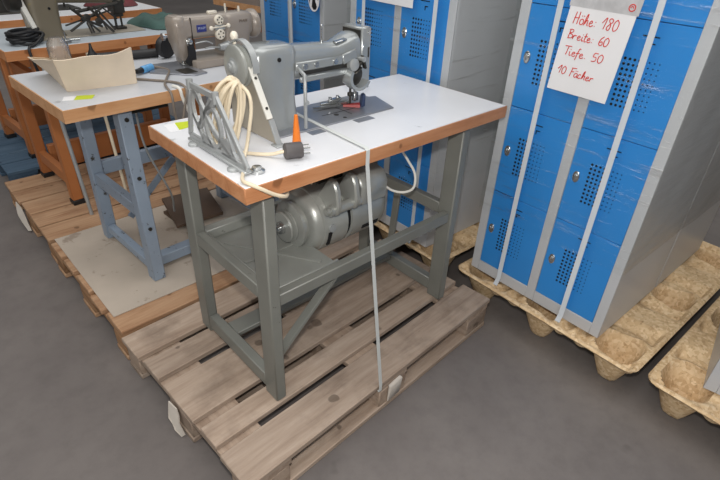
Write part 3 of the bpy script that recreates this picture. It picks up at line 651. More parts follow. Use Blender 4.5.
LW, LH, LD = 0.604, 1.80, 0.50
def make_locker(F, label):
    t = Thing('locker', label, 'locker', F, (0, 0, 0), 'blue and grey lockers')
    b = MB(); s = 0.0012
    b.box((0.012, 0, 0), (LD, 0.004, LH), 0.001).box((0.012, LW - 0.004, 0), (LD, LW, LH), 0.001).box((LD - 0.004, 0.004, 0), (LD, LW - 0.004, LH))
    b.box((0.012, 0.004, LH - 0.004), (LD - 0.004, LW - 0.004, LH)).box((0.012, 0.004, 0.0), (LD - 0.004, LW - 0.004, 0.004)).box((0.03, 0.004, 0.004), (0.034, LW - 0.004, LH - 0.004))
    ca = t.add('carcass', b, 'locker_grey')
    b = MB()
    b.box((0, 0, 0), (0.012, 0.036, LH), s).box((0, LW - 0.038, 0), (0.012, LW, LH), s).box((0, 0.284, 0), (0.012, 0.322, LH), s)
    for y0, y1 in ((0.036, 0.284), (0.322, LW - 0.038)):
        b.box((0, y0, 0), (0.012, y1, 0.050), s).box((0, y0, LH - 0.02), (0.012, y1, LH), s)
    t.add('door_frame', b, 'locker_grey')
    first = None
    for cidx, y0 in enumerate((0.0365, 0.3225)):
        w = 0.247 if cidx == 0 else 0.243
        for k in range(5):
            z0 = 0.0508 + 0.3465 * k; h = 0.3445
            d = t.add('door', MB().box((0.002, y0, z0), (0.014, y0 + w, z0 + h), 0.0012), 'locker_blue')
            v = MB()
            for i in range(8):
                for j in range(10):
                    big = i < 4; r = (0.0046 - 0.0002 * i) if big else 0.0026 - 0.0002 * (i - 4)
                    y = y0 + (0.176 - 0.0145 * i); z = z0 + 0.096 + 0.0155 * j
                    v.cyl((0.0012, y, z), (0.0019, y, z), r, seg=8)
            t.add('vent_holes', v, 'void', d); v = MB()
            v.box((0.001, y0 + 0.098, z0 + 0.303), (0.0019, y0 + 0.146, z0 + 0.3065)).box((0.001, y0 + 0.104, z0 + 0.284), (0.0019, y0 + 0.121, z0 + 0.2875)).box((0.001, y0 + 0.117, z0 + 0.272), (0.0019, y0 + 0.121, z0 + 0.286))
            t.add('card_slot', v, 'void', d)
            lk = MB()
            yc, zc = y0 + 0.218, z0 + 0.176
            R = []
            for tt, sc in ((0.0019, 1.0), (-0.002, 1.0), (-0.004, 0.85)):
                R.append([(tt, yc + sc * (0.0125 * math.cos(2 * PI * q / 20)), zc + sc * 0.021 * math.sin(2 * PI * q / 20)) for q in range(20)])
            lk.rings(R); lk.lathe((-0.0039, yc, zc + 0.004), (-1, 0, 0), [(0, 0.0085), (0.004, 0.0085), (0.0055, 0.006)], 16)
            lk.box((-0.0115, yc - 0.002, zc - 0.009), (-0.005, yc + 0.002, zc + 0.012), 0.001)
            t.add('lock', lk, 'steel', d)
    return t
FL1 = frame((1.2595, -0.4238, 0.1662), -0.0857)
FL2 = frame((1.270, 0.408, 0.1662), -0.0857); FL3 = frame((1.390, 1.262, 0.1662), -0.0857)
lk1 = make_locker(FL1, 'blue-doored grey locker with the large handwritten sheet, nearest at right')
for F, lab in ((FL2, 'blue-doored grey locker standing behind the right end of the front sewing table'), (FL3, 'blue-doored grey locker farthest back, behind the front machine, with a round black and white sticker')):
    c = copy_tree(lk1.e); c.matrix_world = F; c['label'] = lab
lk3 = c
FL4 = frame((1.354, -1.377, 0.1662), 0.11)
c4 = copy_tree(lk1.e); c4.matrix_world = FL4; c4['label'] = 'locker whose grey lower corner shows at the right edge of the photo'
c5 = copy_tree(lk1.e); c5.matrix_world = FL1 @ Matrix.Translation((1.012, LW, 0)) @ Matrix.Rotation(PI, 4, 'Z'); c5['label'] = 'grey locker side standing back to back behind the locker with the handwritten sheet'

def films(F, label, D=LD):
    b = MB()
    z0, z1, o = 0.30, LH + 0.006, 0.0145
    def strip(p, q, n):
        def f(s, t):
            x = p[0] + (q[0] - p[0]) * s; y = p[1] + (q[1] - p[1]) * s; z = z0 + (z1 - z0) * t
            k = 0.0035 * noise.noise(Vector((x * 5, y * 5, z * 7))) + 0.0022 * noise.noise(Vector((x * 9 + 4, y * 9, z * 34)))
            return (x + n[0] * k, y + n[1] * k, z)
        b.grid(f, 40, 110)
    strip((-o, LW + 0.006), (-o, -0.006), (-1, 0)); strip((-o, -0.006), (D + 0.006, -0.006), (0, -1)); strip((D + 0.006, LW + 0.006), (-o, LW + 0.006), (0, 1))
    return single('stretch_film', label, 'film', b, 'film', F, (0, 0, 0), 'stretch film around the lockers')
films(FL1, 'crinkled clear stretch film around the locker with the handwritten sheet', 1.025)
films(FL2, 'clear stretch film around the locker behind the right end of the front table')
films(FL3, 'clear stretch film around the farthest locker behind the front machine')
def strap_on(F, y, label, w=0.0195, zb=-0.02, x=-0.0205):
    b = MB(); b.ribbon([(x - 0.016, y, 0.0012), (x, y, 0.03), (x, y + 0.004, 1.2), (x, y + 0.004, LH + 0.008), (x + 0.03, y + 0.004, LH + 0.0085), (LD, y + 0.004, LH + 0.0085)], (0, 1, 0), w, 0.0012)
    return single('packing_strap', label, 'strap', b, 'strap_white', F, (x, y, 0), None)
strap_on(FL1, 0.445, 'white vertical packing strap left of the handwritten sheet on the nearest locker')
strap_on(FL1, 0.148, 'white vertical packing strap right of the handwritten sheet on the nearest locker')
strap_on(FL2, 0.080, 'white packing strap on the right-hand doors of the locker behind the front table')
strap_on(FL2, 0.488, 'white packing strap on the left-hand doors of the locker behind the front table')
strap_on(FL3, 0.262, 'white packing strap on the farthest locker behind the front machine')

# handwritten sheet
XP = -0.0225
def PP(s, t, x=XP): return Vector((x, 0.428 - s - 0.06 * t, 0.845 + t))
ps = Thing('handwritten_sheet', 'white sheet with red handwriting on the nearest blue locker', 'sheet', FL1, PP(0.1, 0))
ps.add('paper', MB().prism([PP(0, 0), PP(0.207, -0.004), PP(0.207, 0.296), PP(0, 0.293)], (-0.0008, 0, 0)), 'white_paper')
hd = ps.add('sleeve_header', MB().prism([PP(-0.004, 0.256, XP - 0.0009), PP(0.212, 0.252, XP - 0.0009), PP(0.212, 0.325, XP - 0.0009), PP(-0.004, 0.323, XP - 0.0009)], (-0.0006, 0, 0)), 'sleeve', None, 'pale clear sleeve header with a red stamp')
b = MB(); b.tube([PP(0.187 + 0.009 * math.cos(2 * PI * k / 16), 0.272 + 0.009 * math.sin(2 * PI * k / 16), XP - 0.0017) for k in range(16)], 0.0016, 6, 2, True)
b.tube([PP(0.182, 0.272, XP - 0.0017), PP(0.187, 0.276, XP - 0.0017), PP(0.192, 0.271, XP - 0.0017)], 0.0014, 6, 3)
ps.add('stamp', b, 'ink', hd)
G = {  # single-stroke hand lettering, (x, y) in letter heights
 'H': [[(0, 0), (.10, 1.05)], [(.42, 1.1), (.36, -.02)], [(.0, .5), (.48, .56)]],
 'B': [[(.05, 0), (.12, 1)], [(.02, .98), (.35, 1.02), (.42, .8), (.15, .55), (.42, .45), (.42, .12), (.05, 0)]],
 'T': [[(0, .98), (.6, 1.05)], [(.33, 1.0), (.24, 0)]],
 'F': [[(.08, -.05), (.18, 1.0)], [(.1, 1.0), (.62, 1.08)], [(.12, .55), (.45, .6)]],
 'o': [[(.2, .5), (.05, .38), (.06, .08), (.2, 0), (.34, .12), (.34, .4), (.2, .5)]],
 'd': [[(.2, .5), (.05, .38), (.06, .08), (.2, 0), (.34, .12), (.34, .4), (.2, .5)], [(.12, .72), (.13, .80)], [(.30, .74), (.31, .82)]],
 'a': [[(.36, .45), (.2, .5), (.05, .34), (.07, .05), (.2, 0), (.34, .2), (.37, .45), (.36, .1), (.46, 0)], [(.12, .72), (.13, .80)], [(.30, .74), (.31, .82)]],
 'h': [[(0, 0), (.1, .8), (.2, 1.0), (.18, .6), (.06, .1), (.18, .42), (.3, .44), (.3, .1), (.4, 0)]],
 'k': [[(0, 0), (.1, .8), (.2, 1.0), (.18, .6), (.06, .1), (.18, .42), (.3, .44), (.3, .1), (.4, 0)]],
 'e': [[(.04, .2), (.28, .34), (.2, .5), (.06, .34), (.08, .06), (.22, 0), (.4, .14)]],
 'r': [[(.02, 0), (.08, .46), (.08, .3), (.2, .46), (.34, .42)]],
 'i': [[(.05, .46), (.06, .1), (.14, 0), (.22, .1)], [(.1, .68), (.11, .74)]],
 't': [[(.12, .95), (.06, .1), (.16, 0), (.24, .06)], [(-.02, .56), (.28, .6)]],
 'f': [[(.3, .95), (.18, 1.0), (.12, .7), (.02, -.35)], [(-.04, .42), (.28, .48)]],
 'c': [[(.32, .42), (.18, .5), (.05, .3), (.08, .04), (.2, 0), (.34, .1)]],
 ':': [[(.1, .06), (.11, .12)], [(.13, .42), (.14, .48)]],
 '.': [[(.1, .06), (.12, .12)]],
 '1': [[(0, .5), (.32, 1.0), (.22, 0)]],
 '8': [[(.42, .92), (.25, 1.0), (.12, .82), (.34, .4), (.28, .02), (.1, .02), (.1, .3), (.44, .74), (.42, .92)]],
 '0': [[(.28, .98), (.08, .68), (.08, .2), (.22, 0), (.42, .2), (.46, .7), (.28, .98)]],
 '6': [[(.36, 1.0), (.14, .68), (.06, .2), (.2, 0), (.38, .14), (.3, .44), (.1, .3)]],
 '5': [[(.46, .98), (.16, .94), (.1, .55), (.36, .52), (.36, .12), (.04, .0)]],
}
ADV = {'H': .56, 'B': .5, 'T': .5, 'F': .5, 'i': .26, 't': .28, ':': .3, '.': .3, ' ': .4, '1': .42, 'f': .3, '0': .54, '8': .52, '6': .44, '5': .5}
def write(text, s0, t0, s1, t1, h):
    wtot = sum(ADV.get(ch, .44) for ch in text); x = 0; d = Vector((s1 - s0, t1 - t0)); b = MB(); k = d.length / (wtot * h)
    dn = d.normalized()
    for ch in text:
        for strk in G.get(ch, []):
            q = []
            for (px, py) in strk:
                a = (x + px) * h * k; v = py * h
                q.append(PP(s0 + dn.x * a - dn.y * v, t0 + dn.y * a + dn.x * v, XP - 0.0012))
            b.tube(q, 0.00145, 6, 5)
        x += ADV.get(ch, .44)
    ps.add('handwriting', b, 'ink')
write('Hdhe: 180', 0.024, 0.208, 0.168, 0.204, 0.032)
write('Breite: 60', 0.020, 0.164, 0.156, 0.158, 0.026)
write('Tiefe. 50', 0.022, 0.115, 0.156, 0.109, 0.026)
write('10 Facher', 0.020, 0.056, 0.148, 0.050, 0.025)
b = MB().prism([(-0.021, 0.494, 1.02), (-0.021, 0.200, 1.018), (-0.021, 0.200, 1.25), (-0.021, 0.49, 1.25)], (-0.0008, 0, 0))
single('paper_sheet', 'white paper sheet cut off by the top edge on the middle locker', 'sheet', b, 'white_paper', FL2, (-0.021, 0.35, 1.02))
# round sticker with black shapes on the farthest locker
b = MB()
def EL(y, z, ry, rz, x, n=28): return [(x, y + ry * math.cos(2 * PI * k / n), z + rz * math.sin(2 * PI * k / n)) for k in range(n)]
es = Thing('oval_sticker', 'oval black and white sticker on the farthest blue locker door', 'sticker', FL3, (-0.018, 0.058, 0.97))
es.add('backing', MB().prism(EL(0.060, 0.972, 0.047, 0.062, -0.018), (-0.0006, 0, 0)), 'white_paper')
b = MB()
b.prism([(-0.0188, y, z) for y, z in ((0.062, 0.918), (0.040, 0.922), (0.034, 0.936), (0.046, 0.958), (0.052, 0.985), (0.066, 0.990), (0.072, 0.955), (0.076, 0.932))], (-0.0004, 0, 0))
b.prism([(-0.0188, y, z) for y, z in ((0.092, 0.940), (0.100, 0.962), (0.100, 0.992), (0.088, 1.010), (0.090, 0.975))], (-0.0004, 0, 0))
b.prism([(-0.0188, y, z) for y, z in ((0.022, 0.962), (0.018, 0.985), (0.030, 1.005), (0.036, 0.985))], (-0.0004, 0, 0))
es.add('black_print', b, 'ink_black')

# ------------------------------------------------------------------ second sewing table (blue-grey frame)
FB = frame((0.044, 0.964, 0.0), 0.008)
def tabletop(t, L, W, z, th, top, edge):
    t.add('tabletop', MB().box((0.004, 0.004, z - th + 0.002), (L - 0.004, W - 0.004, z), 0.001), top)
    e = MB(); e.box((0, 0, z - th), (L, 0.0038, z - 0.001)).box((0, W - 0.0038, z - th), (L, W, z - 0.001)).box((0, 0.0038, z - th), (0.0038, W - 0.0038, z - 0.001)).box((L - 0.0038, 0.0038, z - th), (L, W - 0.0038, z - 0.001))
    e.box((0.0039, 0.0039, z - th), (L - 0.0039, W - 0.0039, z - th + 0.0018))
    t.add('edge_band', e, edge, None, 'beech coloured edge')
ZB = 0.935
tb = Thing('sewing_table', 'grey-topped sewing table on chipped blue-grey legs, second from the camera', 'table', FB, (0, 0, 0.1495), 'industrial sewing tables')
tabletop(tb, 1.06, 0.528, ZB, 0.042, 'grey_laminate', 'edge_light')
for x in (0.185, 0.80):
    for yb, yt in ((0.062, 0.062), (0.52, 0.50)):
        x2 = x
        b = MB().hexa([(x2, yb, 0.1495), (x2 + 0.05, yb, 0.1495), (x2 + 0.05, yb + 0.05, 0.1495), (x2, yb + 0.05, 0.1495), (x2, yt - 0.01, 0.8925), (x2 + 0.05, yt - 0.01, 0.8925), (x2 + 0.05, yt + 0.04, 0.8925), (x2, yt + 0.04, 0.8925)][:8], 0.003) if yb > 0.3 else MB().box((x2, yb, 0.1495), (x2 + 0.05, yb + 0.055, 0.8925), 0.003)
        if yb < 0.3 or True: tb.add('leg', b, 'frame_blue')
    tb.add('side_rail', MB().box((x + 0.008, 0.1175, 0.435), (x + 0.042, 0.505, 0.49), 0.002), 'frame_blue')
    tb.add('foot_rail', MB().box((x + 0.008, 0.1175, 0.185), (x + 0.042, 0.518, 0.222), 0.002), 'frame_blue')
tb.add('long_rail', MB().box((0.2355, 0.512, 0.47), (0.7995, 0.54, 0.53), 0.002), 'frame_blue')
tb.add('long_rail', MB().box((0.2275, 0.125, 0.170), (0.808, 0.175, 0.215), 0.002), 'frame_blue')
tb.add('brace', MB().bar((0.30, 0.50, 0.235), (0.56, 0.50, 0.468), 0.03, 0.012, (0, 1, 0), 0.001), 'frame_blue')
b = MB()
for z in (0.845, 0.62, 0.40): b.cyl((0.21, 0.0618, z), (0.21, 0.056, z), 0.0075, seg=10)
tb.add('bolt', b, 'dark_steel')
tb.add('sticker', MB().prism([(0.068, 0.088, ZB + 0.0002), (0.118, 0.068, ZB + 0.0002), (0.142, 0.105, ZB + 0.0002), (0.092, 0.128, ZB + 0.0002)], (0, 0, 0.0006)), 'lime', None, 'lime yellow sticker')
tb.add('sticker', MB().prism([(0.036, 0.100, ZB + 0.0002), (0.066, 0.088, ZB + 0.0002), (0.090, 0.128, ZB + 0.0002), (0.056, 0.142, ZB + 0.0002)], (0, 0, 0.0004)), 'white_paper', None, 'white paper sticker')
b = MB(); b.box((0.24, 0.12, 0.84), (0.40, 0.40, 0.885), 0.004)
tb.add('drawer', b, 'dark_steel', None, 'dark metal drawer under the top')
b = MB().hexa([(0.0, 0.0, 0.012), (0.24, -0.03, 0.012), (0.29, 0.20, 0.05), (0.05, 0.24, 0.05), (0, 0, 0.03), (0.24, -0.03, 0.03), (0.29, 0.20, 0.068), (0.05, 0.24, 0.068)], 0.002)
b.box((0.03, 0.03, 0.0), (0.06, 0.2, 0.014)).box((0.20, 0.02, 0.0), (0.23, 0.18, 0.014))
single('foot_pedal', 'flat dark brown foot pedal lying behind the front table\'s left legs', 'pedal', b, 'brown_board', frame((0.50, 1.34, 0.1500), 0.0))
b = MB().tube([(0.385, 0.40, 0.885), (0.40, 0.42, 0.60), (0.46, 0.38, 0.36), (0.49, 0.44, 0.222)], 0.005, 8, 6)
single('pull_rod', 'thin grey rod hanging from the second table down to the brown pedal', 'rod', b, 'cast_grey', FB, (0.385, 0.40, 0.885))

# machine on the second table
mb_ = Thing('sewing_machine', 'beige sewing machine with white dials on the second table', 'sewing machine', FB @ Matrix.Translation((0.022, -0.005, 0)), (0.70, 0.255, ZB), 'industrial sewing machines')
BV = 0.285
b = MB().prism([(0.385, BV - 0.03, ZB + 0.0002), (0.50, BV - 0.165, ZB + 0.0002), (0.56, BV - 0.155, ZB + 0.0002), (0.56, BV + 0.07, ZB + 0.0002), (0.45, BV + 0.08, ZB + 0.0002)], (0, 0, 0.006), 0.001)
mb_.add('bed_plate', b, 'plate_steel')
b = MB().box((0.555, BV - 0.09, ZB + 0.0002), (0.90, BV + 0.08, ZB + 0.032), 0.006)
mb_.add('bed', b, 'beige_machine')
b = MB().box((0.475, BV - 0.135, ZB + 0.0063), (0.53, BV - 0.06, ZB + 0.008))
mb_.add('slide_plate', b, 'dark_steel')
b = MB()
b.loft([(ZB + 0.0322, 0.79, BV, 0.075, 0.062), (0.99, 0.785, BV, 0.062, 0.054), (1.03, 0.79, BV, 0.066, 0.052), (1.09, 0.80, BV, 0.076, 0.052), (1.115, 0.80, BV, 0.072, 0.046), (1.123, 0.80, BV, 0.06, 0.034)], 28, 4.5, 'z')
b.loft([(0.51, BV, 1.075, 0.030, 0.045), (0.515, BV, 1.072, 0.042, 0.055), (0.56, BV, 1.082, 0.047, 0.044), (0.66, BV, 1.082, 0.046, 0.042), (0.76, BV, 1.080, 0.048, 0.045), (0.86, BV, 1.078, 0.046, 0.045)], 28, 3.4, 'x')
b.loft([(0.962, 0.548, BV, 0.018, 0.026), (0.98, 0.546, BV, 0.024, 0.034), (1.03, 0.540, BV, 0.029, 0.044), (1.09, 0.536, BV, 0.031, 0.046), (1.118, 0.536, BV, 0.028, 0.042), (1.128, 0.538, BV, 0.018, 0.03)], 28, 3.4, 'z')
bb = mb_.add('body', b, 'beige_machine', angle=50)
b = MB().box((0.5745, BV - 0.0485, 0.985), (0.5765, BV - 0.042, 1.122))
mb_.add('head_seam', b, 'dark_steel', bb)
f0 = BV - 0.049
b = MB().box((0.598, f0 - 0.001, 1.066), (0.640, f0 + 0.0035, 1.093), 0.001)
bad = mb_.add('badge', b, 'badge_blue', None, 'dark blue maker badge')
Rm = Matrix(((1, 0, 0, 0), (0, 0, 1, 0), (0, 1, 0, 0), (0, 0, 0, 1)))
ROTX = Matrix.Rotation(PI / 2, 4, 'X')
b0 = Vector(mb_.base)
textmesh('badge_lettering', 'PFAFF', 0.0135, 'badge_pale', Matrix.Translation(Vector((0.619, f0 - 0.0014, 1.080)) - b0) @ ROTX, bad)
textmesh('lettering', 'PFAFF', 0.017, 'letter_grey', Matrix.Translation(Vector((0.815, BV - 0.0525, 1.092)) - b0) @ ROTX, mb_.e)
for z, r in ((1.104, 0.019), (1.050, 0.021)):
    b = MB().lathe((0.700, f0 + 0.006, z), (0, -1, 0), [(0, r), (0.010, r), (0.013, r * 0.85)], 26)
    d = mb_.add('dial', b, 'bone', None, 'white dial')
    b = MB()
    for k in range(5):
        a = 2 * PI * k / 5 + 0.4; b.cyl((0.700 + 0.55 * r * math.cos(a), f0 - 0.0074, z + 0.55 * r * math.sin(a)), (0.700 + 0.55 * r * math.cos(a), f0 - 0.0084, z + 0.55 * r * math.sin(a)), 0.0032, seg=8)
    mb_.add('dial_mark', b, 'dark_steel', d)
b = MB().box((0.678, f0 - 0.004, 1.066), (0.725, f0 + 0.003, 1.085), 0.002)
mb_.add('lever_plate', b, 'cast_grey')
for x, z in ((0.655, 1.078), (0.735, 1.082)):
    b = MB().cyl((0.70, f0 - 0.002, 1.078), (x, f0 - 0.010, z), 0.003, seg=8).ell((x, f0 - 0.012, z), (0.009, 0.009, 0.009))
    mb_.add('lever_knob', b, 'bone', None, 'white ball knob')
b = MB().box((0.675, BV - 0.02, 1.122), (0.715, BV + 0.0, 1.135), 0.003).cyl((0.765, BV, 1.12), (0.765, BV, 1.155), 0.004, seg=8).cyl((0.83, BV, 1.12), (0.83, BV, 1.142), 0.005, seg=8)
mb_.add('thread_stud', b, 'bone', None, 'white studs on the arm')
b = MB().lathe((0, BV, 1.070), (1, 0, 0), [(0.862, 0.03), (0.872, 0.05), (0.884, 0.058), (0.900, 0.058), (0.906, 0.05), (0.907, 0.01)], 32)
mb_.add('handwheel', b, 'beige_machine')
b = MB().prism([(0.545, f0 - 0.006, 1.022), (0.570, f0 - 0.006, 1.028), (0.578, f0 - 0.006, 1.0), (0.576, f0 - 0.006, 0.955), (0.562, f0 - 0.006, 0.942), (0.540, f0 - 0.006, 0.948), (0.528, f0 - 0.006, 0.965), (0.545, f0 - 0.006, 0.985)], (0, 0.006, 0), 0.001)
mb_.add('finger_shield', b, 'black', None, 'black finger shield')
b = MB().lathe((0.558, f0 + 0.004, 1.036), (0, -1, 0), [(0, 0.013), (0.004, 0.013), (0.006, 0.009), (0.014, 0.009), (0.016, 0.005)], 18)
mb_.add('tension_dial', b, 'steel')
b = MB().cyl((0.545, BV, 0.944), (0.545, BV, 0.98), 0.004, seg=8).cyl((0.558, BV, 0.95), (0.558, BV, 0.98), 0.004, seg=8).box((0.535, BV - 0.02, ZB + 0.0065), (0.57, BV + 0.015, ZB + 0.012), 0.001)
mb_.add('presser_foot', b, 'steel')
b = MB().lathe((0.69, f0, 1.0), (1, 0, 0), [(0.0, 0.013), (0.035, 0.02), (0.036, 0.022), (0.046, 0.022), (0.047, 0.01)], 18)
b.tube([(0.625, f0, 1.003), (0.65, f0, 1.005), (0.69, f0, 1.0)], 0.003, 6, 4).tube([(0.585, f0 + 0.005, 1.026), (0.63, f0 - 0.002, 1.03), (0.66, f0, 1.018)], 0.003, 6, 4)
mb_.add('thread_regulator', b, 'cast_grey')
b = MB().lathe((0.488, BV, 1.055), (-1, 0, 0), [(-0.004, 0.006), (0.006, 0.006), (0.008, 0.014), (0.016, 0.014)], 16)
mb_.add('lamp_knob', b, 'steel')

# box of beige cardboard on the second table
bx = Thing('cardboard_box', 'torn open beige cardboard tray on the left end of the second table', 'box', WORLD, (0.25, 1.3, ZB))
fl0, fr0 = Vector((0.131, 1.158, ZB + 0.001)), Vector((0.352, 1.122, ZB + 0.001))
bl0, br0 = Vector((0.165, 1.44, ZB + 0.001)), Vector((0.40, 1.40, ZB + 0.001))
flt, frt = Vector((0.095, 1.095, ZB + 0.124)), Vector((0.345, 1.098, ZB + 0.128))
blt, brt = Vector((0.105, 1.42, ZB + 0.070)), Vector((0.41, 1.42, ZB + 0.018))
def panel(a0, b0, a1, b1, dip=0.0, n=16, th=0.003):
    def f(s, t):
        p = a0.lerp(b0, s).lerp(a1.lerp(b1, s), t); w = dip * (math.sin(s * PI) * 0.8 + 0.35 * math.sin(s * 9 + 1)) * t
        return p - Vector((0, 0, w)) + Vector((0, -0.004 * math.sin(s * PI) * t, 0))
    return MB().grid(f, n, 8, th)
bx.add('front_panel', panel(fl0, fr0, flt, frt, 0.012), 'card')
bx.add('side_panel', panel(fl0, bl0, flt, blt, 0.006), 'card')
bx.add('side_panel', panel(fr0, br0, frt, brt, 0.004), 'card')
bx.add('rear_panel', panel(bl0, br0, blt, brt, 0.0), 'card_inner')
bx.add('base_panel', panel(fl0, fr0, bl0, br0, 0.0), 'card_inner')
b = MB().lathe((0.205, 1.40, ZB + 0.005), (0, 0, 1), [(0, 0.034), (0.004, 0.037), (0.09, 0.037), (0.105, 0.034), (0.118, 0.026), (0.125, 0.024), (0.126, 0.01)], 26)
single('plastic_jar', 'clear plastic jar standing inside the torn cardboard tray', 'jar', b, 'clear', WORLD, (0.20, 1.34, ZB))
b = MB(); 
for k, (y, z) in enumerate(((0.0, 0.012), (0.045, 0.012))):
    pass
b.cyl((0.36, 1.50, ZB + 0.019), (0.60, 1.45, ZB + 0.019), 0.018, seg=16)
single('black_tube', 'black tube lying at the back of the second table', 'tube', b, 'black', WORLD, (0.48, 1.475, ZB), None)
b = MB().lathe((0.40, 1.22, ZB + 0.014), (0.9, 0.42, 0), [(0, 0.009), (0.03, 0.011), (0.0302, 0.006)], 14)
bl = Thing('blue_plug', 'light blue cable connector with black end beside the cardboard tray', 'connector', WORLD, (0.44, 1.24, ZB))
bl.add('socket', b, 'black', None, 'black end')
b = MB().lathe((0.427, 1.2326, ZB + 0.014), (0.9, 0.42, 0), [(0.001, 0.012), (0.004, 0.0138), (0.02, 0.0138), (0.022, 0.0125), (0.026, 0.0138), (0.055, 0.0138), (0.06, 0.008)], 18)
bl.add('shell', b, 'sky_blue')
b = MB().tube([(0.480, 1.258, ZB + 0.014), (0.51, 1.25, ZB + 0.008), (0.52, 1.20, ZB + 0.005), (0.47, 1.12, ZB + 0.005), (0.42, 1.04, ZB + 0.005), (0.40, 0.985, ZB + 0.006), (0.397, 0.953, ZB - 0.012), (0.397, 0.95, ZB - 0.08), (0.41, 0.97, 0.75), (0.42, 1.06, 0.60)], 0.0045, 8, 6)
bl.add('cord', b, 'cable_grey')
b = MB().tube([(0.36, 1.17, ZB + 0.005), (0.40, 1.12, ZB + 0.005), (0.45, 1.05, ZB + 0.005), (0.46, 0.99, ZB + 0.006), (0.455, 0.953, ZB - 0.012), (0.43, 0.95, 0.85), (0.42, 0.96, 0.77), (0.46, 1.02, 0.66)], 0.0045, 8, 6)
single('grey_cable', 'grey-brown cable crossing the second table and dropping over its front edge', 'cable', b, 'cable_grey', WORLD, (0.4, 1.1, ZB))
b = MB().tube([(0.43, 1.0, ZB + 0.004), (0.434, 0.962, ZB + 0.002), (0.44, 0.956, ZB - 0.04), (0.468, 0.957, 0.80), (0.485, 0.99, 0.70)], 0.0058, 8, 6)
single('white_cable', 'short white cable hanging over the front edge of the second table', 'cable', b, 'cable_white', WORLD, (0.43, 0.96, ZB))

# ------------------------------------------------------------------ third and fourth sewing tables (orange frames)
def orange_table(label, F, L, W, z, zf, edge, top='laminate', legs=(0.10, 0.86)):
    t = Thing('sewing_table', label, 'table', F, (0, 0, zf), 'industrial sewing tables')
    tabletop(t, L, W, z, 0.042, top, edge)
    for x in legs:
        for y in (0.03, W - 0.08):
            b = MB().box((x, y, zf + 0.025), (x + 0.05, y + 0.05, z - 0.0425), 0.003)
            lg = t.add('leg', b, 'frame_orange')
            t.add('foot', MB().box((x - 0.004, y - 0.004, zf + 0.0003), (x + 0.054, y + 0.054, zf + 0.0248), 0.002), 'black', lg, 'black rubber foot')
        t.add('side_rail', MB().box((x + 0.008, 0.081, zf + 0.10), (x + 0.042, W - 0.081, zf + 0.16), 0.002), 'frame_orange')
        t.add('side_rail', MB().box((x + 0.008, 0.081, z - 0.20), (x + 0.042, W - 0.081, z - 0.14), 0.002), 'frame_orange')
    t.add('long_rail', MB().box((legs[0] + 0.0505, 0.035, z - 0.26), (legs[1] - 0.0005, 0.07, z - 0.16), 0.002), 'frame_orange')
    t.add('long_rail', MB().box((legs[0] + 0.0505, W - 0.14, zf + 0.06), (legs[1] - 0.0005, W - 0.105, zf + 0.2), 0.002), 'frame_orange')
    return t
FC = frame((0.135, 1.90, 0.0), 0.004)
tc = orange_table('sewing table on orange-brown legs behind the cardboard tray, third from the camera', FC, 1.06, 0.56, ZB, 0.1445, 'edge_orange', 'blue_laminate')
b = MB().cyl((0.17, 0.10, 0.16), (0.155, -0.055, 0.885), 0.008, seg=10)
single('pedal_rod', 'pale grey rod leaning under the front edge of the orange-legged table', 'rod', MB().cyl((0.262, 1.78, 0.1448), (0.262, 1.885, 0.89), 0.009, seg=10), 'cast_grey', WORLD, (0.262, 1.78, 0.1445))
single('pedal_rod', 'thin beige rod hanging upright under the middle of the orange-legged table', 'rod', MB().cyl((0.46, 1.79, 0.1448), (0.47, 1.91, 0.89), 0.008, seg=10), 'cable_cream', WORLD, (0.46, 1.79, 0.1445))
FD = frame((0.17, 2.68, 0.0), 0.03)
td = orange_table('sewing table farthest back at top left with a maroon cloth on it', FD, 1.09, 0.56, ZB, 0.1445, 'edge_orange')
FE = frame((1.86, 2.42, 0.0), 0.10)
te = orange_table('far table with a tan wooden edge behind the beige machine', FE, 1.06, 0.56, ZB, 0.0, 'edge_light', 'brown_board')

# machine on the third table
mc = Thing('sewing_machine', 'olive-beige sewing machine cut off by the top edge on the third table', 'sewing machine', FC @ Matrix.Translation((0.036, -0.03, 0)), (0.25, 0.25, ZB), 'industrial sewing machines')
CV = 0.26
b = MB().box((0.13, CV - 0.09, ZB + 0.0002), (0.66, CV + 0.09, ZB + 0.006), 0.001)
mc.add('bed_plate', b, 'beige_guard')
b = MB()
b.loft([(ZB + 0.0062, 0.215, CV, 0.075, 0.06), (0.97, 0.212, CV, 0.064, 0.054), (1.06, 0.215, CV, 0.066, 0.052), (1.14, 0.222, CV, 0.074, 0.052), (1.18, 0.222, CV, 0.072, 0.05), (1.19, 0.222, CV, 0.06, 0.036)], 28, 5, 'z')
b.loft([(0.17, CV, 1.13, 0.046, 0.05), (0.30, CV, 1.13, 0.048, 0.05), (0.42, CV, 1.115, 0.043, 0.042), (0.50, CV, 1.11, 0.043, 0.042), (0.57, CV, 1.11, 0.048, 0.055), (0.60, CV, 1.11, 0.04, 0.05)], 28, 3.4, 'x')
mc.add('body', b, 'olive_machine', angle=50)
b = MB().box((0.535, CV - 0.045, 1.02), (0.590, CV + 0.045, 1.15), 0.004).cyl((0.548, CV, 0.95), (0.548, CV, 1.03), 0.006, seg=10).cyl((0.578, CV, 0.95), (0.578, CV, 1.03), 0.005, seg=10).box((0.538, CV - 0.03, ZB + 0.0065), (0.59, CV + 0.02, ZB + 0.018), 0.002).box((0.540, CV - 0.018, 1.0), (0.588, CV + 0.018, 1.021), 0.002)
mc.add('needle_head', b, 'dark_steel')
b = MB().lathe((0, CV, 1.12), (1, 0, 0), [(0.075, 0.03), (0.08, 0.062), (0.11, 0.066), (0.13, 0.06), (0.131, 0.02)], 32)
mc.add('handwheel', b, 'dark_steel')
